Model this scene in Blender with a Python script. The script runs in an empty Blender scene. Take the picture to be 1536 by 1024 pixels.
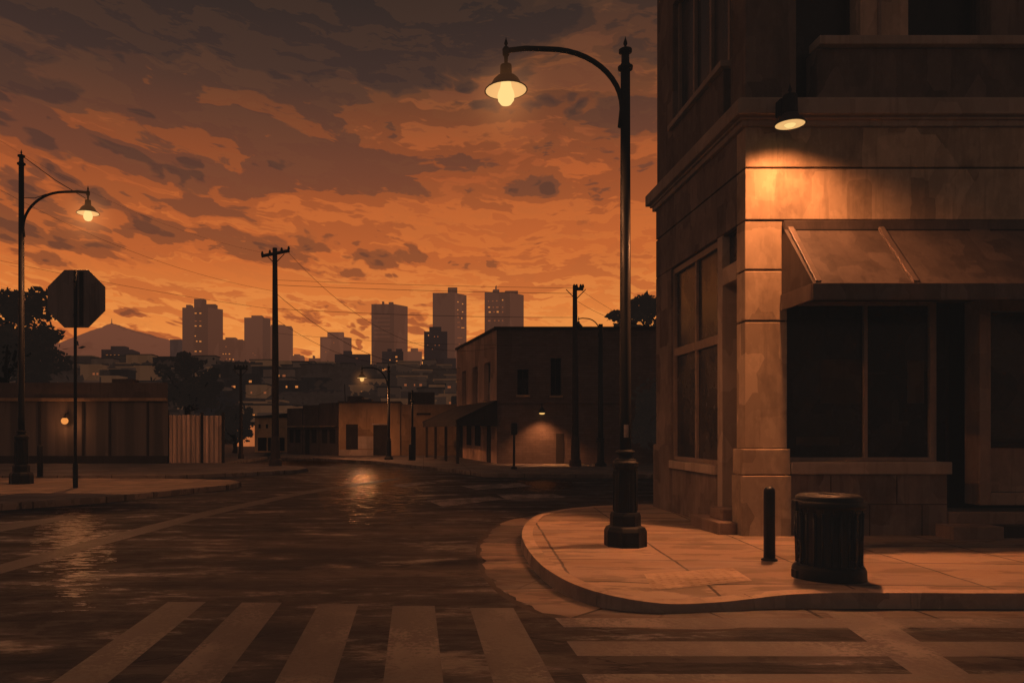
import bpy, bmesh, math, random
from mathutils import Vector, noise as mnoise
R = math.radians
PI = math.pi
random.seed(7)
sc = bpy.context.scene
COL = sc.collection

# ------------------------------------------------------------------ camera maths
F, CX, HY, CZ = 1150.0, 636.0, 645.0, 1.7
def P(px, py, z=0.0):
    """ground point surveyed from the photograph (plane of height z)"""
    Y = F * (CZ - z) / (py - HY)
    return Vector(((px - CX) * Y / F, Y, z))
def V(px, py, Y):
    return Vector(((px - CX) * Y / F, Y, CZ + (HY - py) * Y / F))
def VZ(py, Y):
    return CZ + (HY - py) * Y / F
def VX(px, Y):
    return (px - CX) * Y / F
SW = 0.15

def lin(r, g, b):
    f = lambda c: (c / 255 / 12.92) if c / 255 <= .04045 else ((c / 255 + .055) / 1.055) ** 2.4
    return (f(r), f(g), f(b), 1.0)

# ------------------------------------------------------------------ tagging
def tag(o, label=None, cat=None, group=None, kind=None):
    if label: o['label'] = label
    if cat: o['category'] = cat
    if group: o['group'] = group
    if kind: o['kind'] = kind
    return o
def empty(name, loc, label, cat, group=None):
    o = bpy.data.objects.new(name, None)
    o.empty_display_size = .2
    COL.objects.link(o)
    o.location = loc
    return tag(o, label, cat, group)
def wloc(o):
    v = Vector((0, 0, 0))
    while o:
        v += Vector(o.location); o = o.parent
    return v
def children(o):
    return [c for c in bpy.data.objects if c.parent == o]
def copy_tree(o, parent=None):
    c = o.copy(); COL.objects.link(c)
    c.parent = parent
    for ch in children(o):
        copy_tree(ch, c)
    return c

# ------------------------------------------------------------------ mesh builder (world coordinates)
class MB:
    def __init__(s):
        s.v = []; s.f = []; s.smooth = set()
    def add(s, vs, fs, smooth=False):
        b = len(s.v)
        s.v += [tuple(v) for v in vs]
        for f in fs:
            if smooth: s.smooth.add(len(s.f))
            s.f.append(tuple(b + i for i in f))
        return s
    def box(s, x0, x1, y0, y1, z0, z1):
        if x0 > x1: x0, x1 = x1, x0
        if y0 > y1: y0, y1 = y1, y0
        if z0 > z1: z0, z1 = z1, z0
        vs = [(x0,y0,z0),(x1,y0,z0),(x1,y1,z0),(x0,y1,z0),(x0,y0,z1),(x1,y0,z1),(x1,y1,z1),(x0,y1,z1)]
        return s.add(vs, [(0,3,2,1),(4,5,6,7),(0,1,5,4),(1,2,6,5),(2,3,7,6),(3,0,4,7)])
    def prism(s, pts, z0, z1):
        """pts: list of (x,y) counter clockwise; z1 may be a list"""
        n = len(pts)
        zt = z1 if isinstance(z1, (list, tuple)) else [z1] * n
        vs = [(p[0], p[1], z0) for p in pts] + [(p[0], p[1], zt[i]) for i, p in enumerate(pts)]
        fs = [tuple(range(n - 1, -1, -1)), tuple(range(n, 2 * n))]
        for i in range(n):
            j = (i + 1) % n
            fs.append((i, j, n + j, n + i))
        return s.add(vs, fs)
    def slab(s, a, b, t, z0, z1, za=None):
        """vertical wall panel from a to b (xy), thickness t to the left of a->b"""
        a = Vector(a[:2]); b = Vector(b[:2]); d = (b - a).normalized(); n = Vector((-d.y, d.x)) * t
        pts = [a, b, b + n, a + n]
        if t < 0: pts = pts[::-1]
        return s.prism(pts, z0, z1)
    def hexa(s, v8):
        return s.add(v8, [(0,3,2,1),(4,5,6,7),(0,1,5,4),(1,2,6,5),(2,3,7,6),(3,0,4,7)])
    def lathe(s, prof, cx, cy, n=20, smooth=True, rot=0.0, cap=True):
        """prof: list of (r, z)"""
        vs = []; fs = []
        for r, z in prof:
            for k in range(n):
                a = rot + 2 * PI * k / n
                vs.append((cx + r * math.cos(a), cy + r * math.sin(a), z))
        for i in range(len(prof) - 1):
            for k in range(n):
                l = (k + 1) % n
                fs.append((i*n+k, i*n+l, (i+1)*n+l, (i+1)*n+k))
        s.add(vs, fs, smooth)
        if cap:
            b = len(s.v) - len(vs)
            s.f.append(tuple(b + k for k in range(n - 1, -1, -1)))
            s.f.append(tuple(b + (len(prof)-1)*n + k for k in range(n)))
        return s
    def tube(s, pts, rad, n=8, smooth=True):
        pts = [Vector(p) for p in pts]
        m = len(pts)
        rr = rad if isinstance(rad, (list, tuple)) else [rad] * m
        vs = []; fs = []
        ref = Vector((0, 0, 1))
        t0 = (pts[1] - pts[0]).normalized()
        if abs(t0.dot(ref)) > .9: ref = Vector((0, 1, 0))
        u = t0.cross(ref).normalized()
        for i in range(m):
            if i == 0: t = pts[1] - pts[0]
            elif i == m - 1: t = pts[-1] - pts[-2]
            else: t = pts[i+1] - pts[i-1]
            t.normalize()
            u = (u - t * u.dot(t)).normalized(); w = t.cross(u)
            for k in range(n):
                a = 2 * PI * k / n
                vs.append(pts[i] + (u * math.cos(a) + w * math.sin(a)) * rr[i])
        for i in range(m - 1):
            for k in range(n):
                l = (k + 1) % n
                fs.append((i*n+k, i*n+l, (i+1)*n+l, (i+1)*n+k))
        fs.append(tuple(range(n - 1, -1, -1))); fs.append(tuple((m-1)*n + k for k in range(n)))
        return s.add(vs, fs, smooth)
    def ball(s, c, r, n=16, m=10, sq=(1,1,1)):
        vs = [(c[0], c[1], c[2] - r*sq[2])]; fs = []
        for i in range(1, m):
            th = -PI/2 + PI * i / m
            for k in range(n):
                a = 2 * PI * k / n
                vs.append((c[0] + r*sq[0]*math.cos(th)*math.cos(a), c[1] + r*sq[1]*math.cos(th)*math.sin(a), c[2] + r*sq[2]*math.sin(th)))
        vs.append((c[0], c[1], c[2] + r*sq[2]))
        for k in range(n):
            fs.append((0, 1 + (k+1) % n, 1 + k))
        for i in range(m - 2):
            for k in range(n):
                l = (k+1) % n
                fs.append((1+i*n+k, 1+i*n+l, 1+(i+1)*n+l, 1+(i+1)*n+k))
        top = len(vs) - 1; b = 1 + (m-2)*n
        for k in range(n):
            fs.append((b+k, b+(k+1) % n, top))
        return s.add(vs, fs, True)
    def build(s, name, mat, parent=None, bevel=0.0, loc=None):
        me = bpy.data.meshes.new(name)
        off = wloc(parent) if parent else Vector(loc) if loc is not None else Vector((0, 0, 0))
        me.from_pydata([(v[0]-off.x, v[1]-off.y, v[2]-off.z) for v in s.v], [], s.f)
        for i in s.smooth: me.polygons[i].use_smooth = True
        me.materials.append(mat)
        me.update()
        o = bpy.data.objects.new(name, me)
        COL.objects.link(o)
        if parent: o.parent = parent
        elif loc is not None: o.location = loc
        if bevel:
            md = o.modifiers.new('Bevel', 'BEVEL'); md.width = bevel; md.segments = 2; md.limit_method = 'ANGLE'; md.angle_limit = R(40)
        return o

# ------------------------------------------------------------------ node helper
class NT:
    def __init__(s, tree):
        s.t = tree; tree.nodes.clear()
    def n(s, typ, **kw):
        nd = s.t.nodes.new(typ)
        for k, v in kw.items(): setattr(nd, k, v)
        return nd
    def link(s, a, b): s.t.links.new(a, b)
    def put(s, sock, val):
        if isinstance(val, bpy.types.NodeSocket): s.link(val, sock)
        elif val is not None: sock.default_value = val
    def math(s, op, a, b=None, c=None, clamp=False):
        nd = s.n('ShaderNodeMath', operation=op, use_clamp=clamp)
        s.put(nd.inputs[0], a); s.put(nd.inputs[1], b)
        if c is not None: s.put(nd.inputs[2], c)
        return nd.outputs[0]
    def vmath(s, op, a, b=None, scale=None):
        nd = s.n('ShaderNodeVectorMath', operation=op)
        s.put(nd.inputs[0], a)
        if b is not None: s.put(nd.inputs[1], b)
        if scale is not None: s.put(nd.inputs['Scale'], scale)
        return nd.outputs['Value'] if op in ('LENGTH', 'DOT_PRODUCT') else nd.outputs[0]
    def noise(s, vec, scale, detail=3.0, rough=.55, dist=0.0):
        nd = s.n('ShaderNodeTexNoise')
        s.put(nd.inputs['Vector'], vec)
        nd.inputs['Scale'].default_value = scale; nd.inputs['Detail'].default_value = detail
        nd.inputs['Roughness'].default_value = rough; nd.inputs['Distortion'].default_value = dist
        return nd.outputs['Fac'], nd.outputs['Color']
    def voro(s, vec, scale, feature='F1', out='Color', metric='EUCLIDEAN', rand=1.0):
        nd = s.n('ShaderNodeTexVoronoi', feature=feature)
        if feature == 'F1' : nd.distance = metric
        s.put(nd.inputs['Vector'], vec); nd.inputs['Scale'].default_value = scale
        nd.inputs['Randomness'].default_value = rand
        return nd.outputs[out]
    def mapping(s, vec, scale=(1,1,1), rot=(0,0,0), loc=(0,0,0)):
        nd = s.n('ShaderNodeMapping'); s.put(nd.inputs[0], vec)
        nd.inputs['Scale'].default_value = scale; nd.inputs['Rotation'].default_value = rot; nd.inputs['Location'].default_value = loc
        return nd.outputs[0]
    def ramp(s, fac, stops, interp='LINEAR'):
        nd = s.n('ShaderNodeValToRGB'); cr = nd.color_ramp; cr.interpolation = interp
        while len(cr.elements) < len(stops): cr.elements.new(.5)
        for e, (p, c) in zip(cr.elements, stops):
            e.position = p; e.color = c if isinstance(c, (tuple, list)) else (c, c, c, 1)
        s.put(nd.inputs[0], fac)
        return nd.outputs[0]
    def step(s, x, lo, hi, a=0.0, b=1.0):
        nd = s.n('ShaderNodeMapRange', interpolation_type='SMOOTHSTEP')
        s.put(nd.inputs[0], x); s.put(nd.inputs[1], lo); s.put(nd.inputs[2], hi)
        nd.inputs[3].default_value = a; nd.inputs[4].default_value = b
        return nd.outputs[0]
    def mix(s, fac, a, b, blend='MIX'):
        nd = s.n('ShaderNodeMix', data_type='RGBA', blend_type=blend)
        s.put(nd.inputs[0], fac); s.put(nd.inputs[6], a); s.put(nd.inputs[7], b)
        return nd.outputs[2]
    def bump(s, h, strength, dist=.02):
        nd = s.n('ShaderNodeBump'); nd.inputs['Strength'].default_value = strength
        nd.inputs['Distance'].default_value = dist
        s.put(nd.inputs['Height'], h)
        return nd.outputs[0]

MATS = {}
def principled(name, col, rough=.8, metallic=0.0, normal=None, spec=.5, haze=None, t=None):
    pass

def mat_new(name):
    m = bpy.data.materials.new(name); m.use_nodes = True
    return m, NT(m.node_tree)
def finish(t, col, rough, normal=None, metallic=0.0, spec=.5, haze=None, coat=0):
    b = t.n('ShaderNodeBsdfPrincipled')
    t.put(b.inputs['Base Color'], col); t.put(b.inputs['Roughness'], rough)
    b.inputs['Metallic'].default_value = metallic
    t.put(b.inputs['Specular IOR Level'], spec)
    b.inputs['Emission Color'].default_value = (.0046, .0040, .0036, 1); b.inputs['Emission Strength'].default_value = 1.0  # faint emission in every material lifts the blacks
    if normal is not None: t.link(normal, b.inputs['Normal'])
    out = t.n('ShaderNodeOutputMaterial')
    if haze:
        hc, hf = haze
        e = t.n('ShaderNodeEmission'); t.put(e.inputs[0], hc); e.inputs[1].default_value = 1
        m = t.n('ShaderNodeMixShader'); t.put(m.inputs[0], hf)
        t.link(b.outputs[0], m.inputs[1]); t.link(e.outputs[0], m.inputs[2]); t.link(m.outputs[0], out.inputs[0])
    else:
        t.link(b.outputs[0], out.inputs[0])
def geo_pos(t):
    return t.n('ShaderNodeNewGeometry').outputs['Position']

def patchy(t, base, amt, scale=1.0, stretch=(1,1,1)):
    """brushed, blocky colour variation: flat patches with irregular edges, like worn paint and stains"""
    pos = geo_pos(t)
    p = t.mapping(pos, scale=stretch)
    n1, c1 = t.noise(p, 1.1*scale, 4, .6)
    n2, _ = t.noise(p, 4.5*scale, 4, .6)
    warp = t.vmath('ADD', p, t.vmath('SCALE', c1, scale=.16/scale))
    vc = t.voro(warp, 1.6*scale, metric='CHEBYCHEV', rand=.75)
    sep = t.n('ShaderNodeSeparateColor'); t.link(vc, sep.inputs[0])
    v1 = t.step(n1, .40, .58)
    v2 = t.step(n2, .50, .58)
    a = t.math('MULTIPLY_ADD', v1, .26, 0.08)
    a = t.math('MULTIPLY_ADD', v2, .12, a)
    a = t.math('MULTIPLY_ADD', sep.outputs[0], .55, a)      # 0..1.2
    f = t.math('MULTIPLY_ADD', t.math('SUBTRACT', a, .55), amt, 1.0)
    vs = t.n('ShaderNodeVectorMath', operation='SCALE')
    vs.inputs[0].default_value = base[:3]; t.link(f, vs.inputs['Scale'])
    return vs.outputs[0], n2, n1

def stone(name, base, amt=.6, scale=1.0, rough=.85, bump=.25, stretch=(1,1,.6), spec=.3):
    m, t = mat_new(name)
    c, n2, n1 = patchy(t, base, amt, scale, stretch)
    fine, _ = t.noise(geo_pos(t), 60*scale, 3, .6)
    h = t.math('ADD', t.math('MULTIPLY', n2, .6), t.math('MULTIPLY', fine, .25))
    # rain streaks
    st, _ = t.noise(t.mapping(geo_pos(t), scale=(9, 9, .7)), 1.0, 3, .6)
    c = t.mix(t.step(st, .55, .72, 0, .45), c, tuple(x*.55 for x in base[:3]) + (1,))
    finish(t, c, rough, t.bump(h, bump, .01), spec=spec)
    MATS[name] = m; return m
def metal(name, base, rough=.35, metallic=.3, amt=.4, bump=.1):
    m, t = mat_new(name)
    c, n2, n1 = patchy(t, base, amt, 3.0, (1,1,.4))
    r = t.step(n1, .35, .65, rough*.75, min(1, rough*1.4))
    finish(t, c, r, t.bump(n2, bump, .004), metallic=metallic, spec=.30)
    MATS[name] = m; return m
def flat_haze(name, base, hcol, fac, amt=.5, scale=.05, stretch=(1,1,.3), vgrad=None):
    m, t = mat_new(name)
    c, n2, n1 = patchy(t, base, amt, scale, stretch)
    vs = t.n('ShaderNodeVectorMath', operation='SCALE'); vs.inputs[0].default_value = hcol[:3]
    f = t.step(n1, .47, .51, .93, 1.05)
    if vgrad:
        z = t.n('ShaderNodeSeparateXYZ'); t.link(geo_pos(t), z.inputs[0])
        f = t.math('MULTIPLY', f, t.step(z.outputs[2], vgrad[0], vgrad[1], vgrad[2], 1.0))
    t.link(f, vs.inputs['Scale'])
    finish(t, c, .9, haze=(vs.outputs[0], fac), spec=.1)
    MATS[name] = m; return m
def glow(name, col, strength=1.0):
    m, t = mat_new(name)
    e = t.n('ShaderNodeEmission'); e.inputs[0].default_value = col; e.inputs[1].default_value = strength
    o = t.n('ShaderNodeOutputMaterial'); t.link(e.outputs[0], o.inputs[0])
    MATS[name] = m; return m

# ------------------------------------------------------------------ materials
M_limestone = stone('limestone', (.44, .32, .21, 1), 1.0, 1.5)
M_limestone_side = stone('dark limestone', (.19, .14, .11, 1), 1.0, 1.5)  # darker limestone tone for side facade and stall risers
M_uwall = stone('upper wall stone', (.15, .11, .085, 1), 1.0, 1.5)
M_trim = stone('trim stone', (.38, .29, .22, 1), .5, 1.3)
M_frame = stone('painted frame', (.27, .19, .14, 1), .5, 2.0, rough=.5)
M_awning = stone('awning metal', (.085, .064, .052, 1), .8, 2.6, rough=.5, stretch=(1, 1, .35), bump=.1)
M_awning_edge = stone('awning edge', (.13, .095, .075, 1), .9, 1.6, rough=.45, bump=.1)
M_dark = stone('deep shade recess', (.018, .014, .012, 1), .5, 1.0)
M_step = stone('step stone', (.22, .15, .11, 1), .6, 1.5)
M_black = metal('black painted iron', (.005, .0045, .0045, 1), .52, 0, .5)
M_blackfar = metal('dark iron', (.014, .012, .011, 1), .5, .1)
M_bin = metal('bin enamel', (.016, .014, .013, 1), .30, 0, .6)
M_shade = metal('lamp shade enamel', (.06, .045, .04, 1), .5, .2)
M_sign = stone('sign back', (.20, .16, .14, 1), .9, 2.0, rough=.5, stretch=(1.6, 1, .2), bump=.1)
M_wood = stone('pole wood', (.045, .032, .026, 1), .6, 2.0)
M_wire = metal('wire', (.05, .03, .022, 1), .7, 0)
M_sticker = stone('sticker', (.42, .33, .26, 1), .9, 14, rough=.5)
M_bulb = glow('bulb', lin(255, 218, 140), 1.0)
M_bulb_far = glow('bulb far', lin(252, 195, 115), 1.0)
M_orb = glow('orb', lin(240, 150, 75), 1.0)
M_reflector = glow('reflector', lin(245, 190, 120), .9)  # emission paints the bulb's light on the shade's inner face
M_lit = glow('lit window', lin(228, 138, 72), .8)
M_lit_dim = glow('dim window', lin(150, 84, 52), .8)

def glass_mat(name, base, amt=1.2):
    m, t = mat_new(name)
    c, n2, n1 = patchy(t, base, amt, 1.1, (1, 1, .8))
    big, _ = t.noise(geo_pos(t), .8, 2, .5)
    finish(t, c, t.step(n1, .4, .6, .12, .3), t.bump(big, .15, .05), spec=.14)
    MATS[name] = m; return m
M_glass = glass_mat('dark window glass', (.022, .019, .017, 1), 1.9)
M_glass2 = glass_mat('dusty window glass', (.045, .035, .028, 1), 1.4)
M_pane_patch = stone('pane patch', (.045, .036, .030, 1), .9, 1.5)
M_curtain = stone('blind', (.2, .13, .09, 1), .5, 1.0)

def corrugated(name, base, period, axis=0, amt=.6, depth=.03):
    m, t = mat_new(name)
    c, n2, n1 = patchy(t, base, amt, .6, (2.5, 1, .25))
    s = t.n('ShaderNodeSeparateXYZ'); t.link(geo_pos(t), s.inputs[0])
    w = t.math('SINE', t.math('MULTIPLY', s.outputs[axis], 2*PI/period))
    c2 = t.mix(t.step(w, -.9, -.2, .65, 0), c, tuple(x*.35 for x in base[:3]) + (1,))
    finish(t, c2, .7, t.bump(w, .6, depth))
    MATS[name] = m; return m
M_shed = corrugated('shed siding', (.12, .092, .075, 1), 1.35, amt=.6)
M_fence = corrugated('corrugated fence sheet', (.80, .56, .40, 1), .22, amt=.9)
M_tan = stone('tan stucco', (.33, .21, .12, 1), .9, .45, bump=.2)
M_tan2 = stone('ochre stucco', (.42, .26, .14, 1), .9, .5, bump=.2)
M_brownwall = stone('brown brick front', (.10, .072, .06, 1), .8, .6, bump=.2)
M_patch = stone('bare plaster patch', (.45, .34, .27, 1), .6, .8)
M_darkdoor = stone('dark door', (.03, .022, .018, 1), .8, 1.0)

def brick_mat(name, base, amt=.6):
    m, t = mat_new(name)
    c, n2, n1 = patchy(t, base, amt, .35, (1, 1, .8))
    s = t.n('ShaderNodeSeparateXYZ'); t.link(geo_pos(t), s.inputs[0])
    cmb = t.n('ShaderNodeCombineXYZ')
    t.link(t.math('ADD', s.outputs[0], s.outputs[1]), cmb.inputs[0]); t.link(s.outputs[2], cmb.inputs[1])
    br = t.n('ShaderNodeTexBrick'); t.link(cmb.outputs[0], br.inputs[0])
    br.inputs['Scale'].default_value = 1; br.inputs['Brick Width'].default_value = .32; br.inputs['Row Height'].default_value = .11
    br.inputs['Mortar Size'].default_value = .008
    br.inputs['Color1'].default_value = (1,1,1,1); br.inputs['Color2'].default_value = (.75,.72,.7,1); br.inputs['Mortar'].default_value = (.6,.6,.6,1)
    c = t.mix(.7, c, br.outputs[0], 'MULTIPLY')
    finish(t, c, .9, t.bump(br.outputs['Fac'], -.3, .01), spec=.2)
    MATS[name] = m; return m
M_brick = brick_mat('dark brick', (.17, .12, .10, 1))
M_brick_side = stone('warm rendered side', (.50, .32, .22, 1), .8, .5)

# haze ladder for the distance
H_hill = lin(52, 41, 38)
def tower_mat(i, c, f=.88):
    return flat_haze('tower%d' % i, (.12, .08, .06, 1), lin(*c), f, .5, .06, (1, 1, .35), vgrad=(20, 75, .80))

# road
def road_mat():
    m, t = mat_new('wet asphalt')
    pos = geo_pos(t)
    # wheel paths and brushed sweeps running in from the left
    q = t.mapping(pos, rot=(0, 0, R(-35)), scale=(.35, 1.6, 1))
    a, ac = t.noise(q, .8, 5, .62, .6)
    b, _ = t.noise(pos, 3.0, 5, .65)
    fine, _ = t.noise(pos, 55, 3, .7)
    p2 = t.mapping(pos, scale=(.6, 1.5, 1), rot=(0, 0, R(-12)))
    pc, _ = t.noise(p2, .9, 7, .72)
    col = t.ramp(a, [(0, (.010, .009, .009, 1)), (.44, (.013, .012, .011, 1)), (.455, (.022, .019, .018, 1)), (.53, (.025, .022, .020, 1)), (.545, (.046, .039, .035, 1))])
    col = t.mix(t.step(b, .54, .60, 0, .45), col, (.014, .012, .012, 1))
    col = t.mix(t.step(fine, .58, .75, 0, .35), col, (.075, .063, .055, 1))
    # bitumen cracks
    cr = t.voro(t.vmath('ADD', pos, t.vmath('SCALE', ac, scale=1.2)), .42, 'DISTANCE_TO_EDGE', 'Distance')
    crk = t.step(cr, .0, .012, 1, 0)
    col = t.mix(t.math('MULTIPLY', crk, t.step(pc, .4, .6)), col, (.012, .010, .010, 1))
    r = t.ramp(pc, [(0, .22), (.36, .30), (.44, .55), (.55, .72)])
    r = t.math('ADD', r, t.math('MULTIPLY_ADD', b, .25, -.10))
    h = t.math('ADD', t.math('MULTIPLY', b, .9), t.math('MULTIPLY', fine, .18))
    h = t.math('SUBTRACT', h, t.math('MULTIPLY', crk, .3))
    rip, _ = t.noise(t.mapping(pos, scale=(1.0, 3.4, 1)), 2.0, 3, .6)
    h = t.math('ADD', h, t.math('MULTIPLY', rip, .35))
    finish(t, col, r, t.bump(h, .55, .02), spec=t.step(pc, .36, .46, .45, .08))
    return m
M_road = road_mat()

def paint_mat(name='worn road paint', tone=1.0, fade=.75):
    m, t = mat_new(name)
    pos = geo_pos(t)
    b, _ = t.noise(t.mapping(pos, scale=(1.0, .45, 1)), 2.2, 5, .65)
    c, _ = t.noise(pos, 22, 5, .75)
    wear = t.math('MULTIPLY_ADD', c, .6, t.math('MULTIPLY', b, .65))
    w = t.step(wear, .56, .68)
    col = t.mix(w, (.115*tone, .098*tone, .088*tone, 1), (.032, .027, .025, 1))
    g, _ = t.noise(pos, .9, 2, .5)
    col = t.mix(t.step(g, .38, .54, 0, fade), col, (.036, .031, .028, 1))
    finish(t, col, .6, t.bump(c, .3, .008), spec=.4)
    return m
M_paint = paint_mat()
M_paint_dim = paint_mat('nearly gone road paint', .75, .9)
M_paint_far = paint_mat('pale road paint', 2.6, .2)

def walk_mat(name, base, grid=1.35, ang=0.0, off=(0, 0)):
    m, t = mat_new(name)
    pos = geo_pos(t)
    q = t.mapping(pos, rot=(0, 0, R(ang)), loc=(off[0], off[1], 0))
    wob, wc = t.noise(pos, 2.2, 3, .6)
    q = t.vmath('ADD', q, t.vmath('SCALE', wc, scale=.05))
    s = t.n('ShaderNodeSeparateXYZ'); t.link(q, s.inputs[0])
    def joint(c, g):
        f = t.math('FRACT', t.math('DIVIDE', c, g))
        d = t.math('MINIMUM', f, t.math('SUBTRACT', 1.0, f))
        return t.step(t.math('MULTIPLY', d, g), .009, .022, 1, 0)
    j = t.math('MAXIMUM', joint(s.outputs[0], grid), joint(s.outputs[1], grid))
    # per slab tone
    fl = t.n('ShaderNodeVectorMath', operation='FLOOR'); t.link(t.vmath('SCALE', q, scale=1/grid), fl.inputs[0])
    wn = t.n('ShaderNodeTexWhiteNoise', noise_dimensions='2D'); t.link(fl.outputs[0], wn.inputs[0])
    c, n2, n1 = patchy(t, base, .45, .9, (.7, 1.5, 1))
    c = t.mix(t.math('MULTIPLY', wn.outputs[0], .7), c, tuple(x*.55 for x in base[:3]) + (1,))
    st, _ = t.noise(t.mapping(pos, scale=(.8, 2.2, 1)), 1.1, 5, .65)
    c = t.mix(t.step(st, .50, .55, 0, .75), c, tuple(x*.45 for x in base[:3]) + (1,))
    c = t.mix(t.math('MULTIPLY', j, .85), c, (.03, .022, .018, 1))
    fine, _ = t.noise(pos, 70, 3, .6)
    c = t.mix(t.step(fine, .56, .7, 0, .3), c, tuple(x*.5 for x in base[:3]) + (1,))
    h = t.math('SUBTRACT', t.math('MULTIPLY_ADD', n2, .5, t.math('MULTIPLY', fine, .3)), t.math('MULTIPLY', j, 1.2))
    finish(t, c, t.step(n1, .4, .6, .6, .85), t.bump(h, .35, .012), spec=.35)
    MATS[name] = m; return m
M_walk = walk_mat('concrete paving', (.30, .215, .152, 1), 1.35, 4, (.35, .1))
M_walkfar = walk_mat('dull paving', (.20, .155, .125, 1), 1.8)
M_kerb = stone('kerb concrete', (.30, .22, .16, 1), .8, 1.6, stretch=(1, 1, 1))
M_gutter = walk_mat('gutter concrete', (.075, .06, .05, 1), 1.6, 30)
M_tactile = stone('tactile pad', (.31, .222, .155, 1), .6, 2.0)
M_earth = stone('bare earth', (.05, .038, .03, 1), .7, .25)

def hill_mat():
    m, t = mat_new('hazy hillside')
    pos = geo_pos(t)
    a, _ = t.noise(t.mapping(pos, scale=(1, .25, 1)), .035, 6, .65)
    s = t.n('ShaderNodeSeparateXYZ'); t.link(pos, s.inputs[0])
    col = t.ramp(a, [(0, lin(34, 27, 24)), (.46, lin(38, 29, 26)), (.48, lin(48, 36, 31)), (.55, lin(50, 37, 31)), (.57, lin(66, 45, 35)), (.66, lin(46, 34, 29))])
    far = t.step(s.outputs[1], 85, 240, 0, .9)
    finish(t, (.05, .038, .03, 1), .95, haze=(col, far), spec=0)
    return m
M_hill = hill_mat()
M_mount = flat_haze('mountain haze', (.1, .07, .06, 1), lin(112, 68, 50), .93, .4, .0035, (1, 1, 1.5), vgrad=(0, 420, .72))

def leaf_mat(name, base):
    m, t = mat_new(name)
    n1, _ = t.noise(geo_pos(t), .9, 3, .6)
    c = t.mix(t.step(n1, .4, .6), base, tuple(x*.35 for x in base[:3]) + (1,))
    finish(t, c, .8, spec=.15, haze=(lin(40, 32, 28), .35))  # emission mixed in to lift the dark leaves
    return m
def halo_mat():
    m, t = mat_new('lamp halo glow')  # emissive volume paints the glow around a lit lamp
    d = t.vmath('LENGTH', t.n('ShaderNodeTexCoord').outputs['Object'])
    f = t.math('POWER', t.math('SUBTRACT', 1.0, d, clamp=True), 3.2)
    v = t.n('ShaderNodeVolumePrincipled'); v.inputs['Density'].default_value = 0.0
    v.inputs['Emission Color'].default_value = (1, .36, .10, 1)
    t.link(t.math('MULTIPLY', f, .55), v.inputs['Emission Strength'])
    o = t.n('ShaderNodeOutputMaterial'); t.link(v.outputs[0], o.inputs['Volume'])
    return m
M_halo = halo_mat()
def halo(pos, r, parent):
    m = MB().ball((0, 0, 0), 1.0, 24, 14)
    o = m.build('light_halo', M_halo)
    o.parent = parent; o.location = Vector(pos) - wloc(parent); o.scale = (r, r, r)
    o.visible_shadow = False
    return o
M_leaf = leaf_mat('dark foliage', (.075, .062, .048, 1))
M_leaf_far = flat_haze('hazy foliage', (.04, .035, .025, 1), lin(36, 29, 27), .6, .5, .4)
M_bark = stone('bark', (.04, .03, .024, 1), .6, 3)

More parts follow.
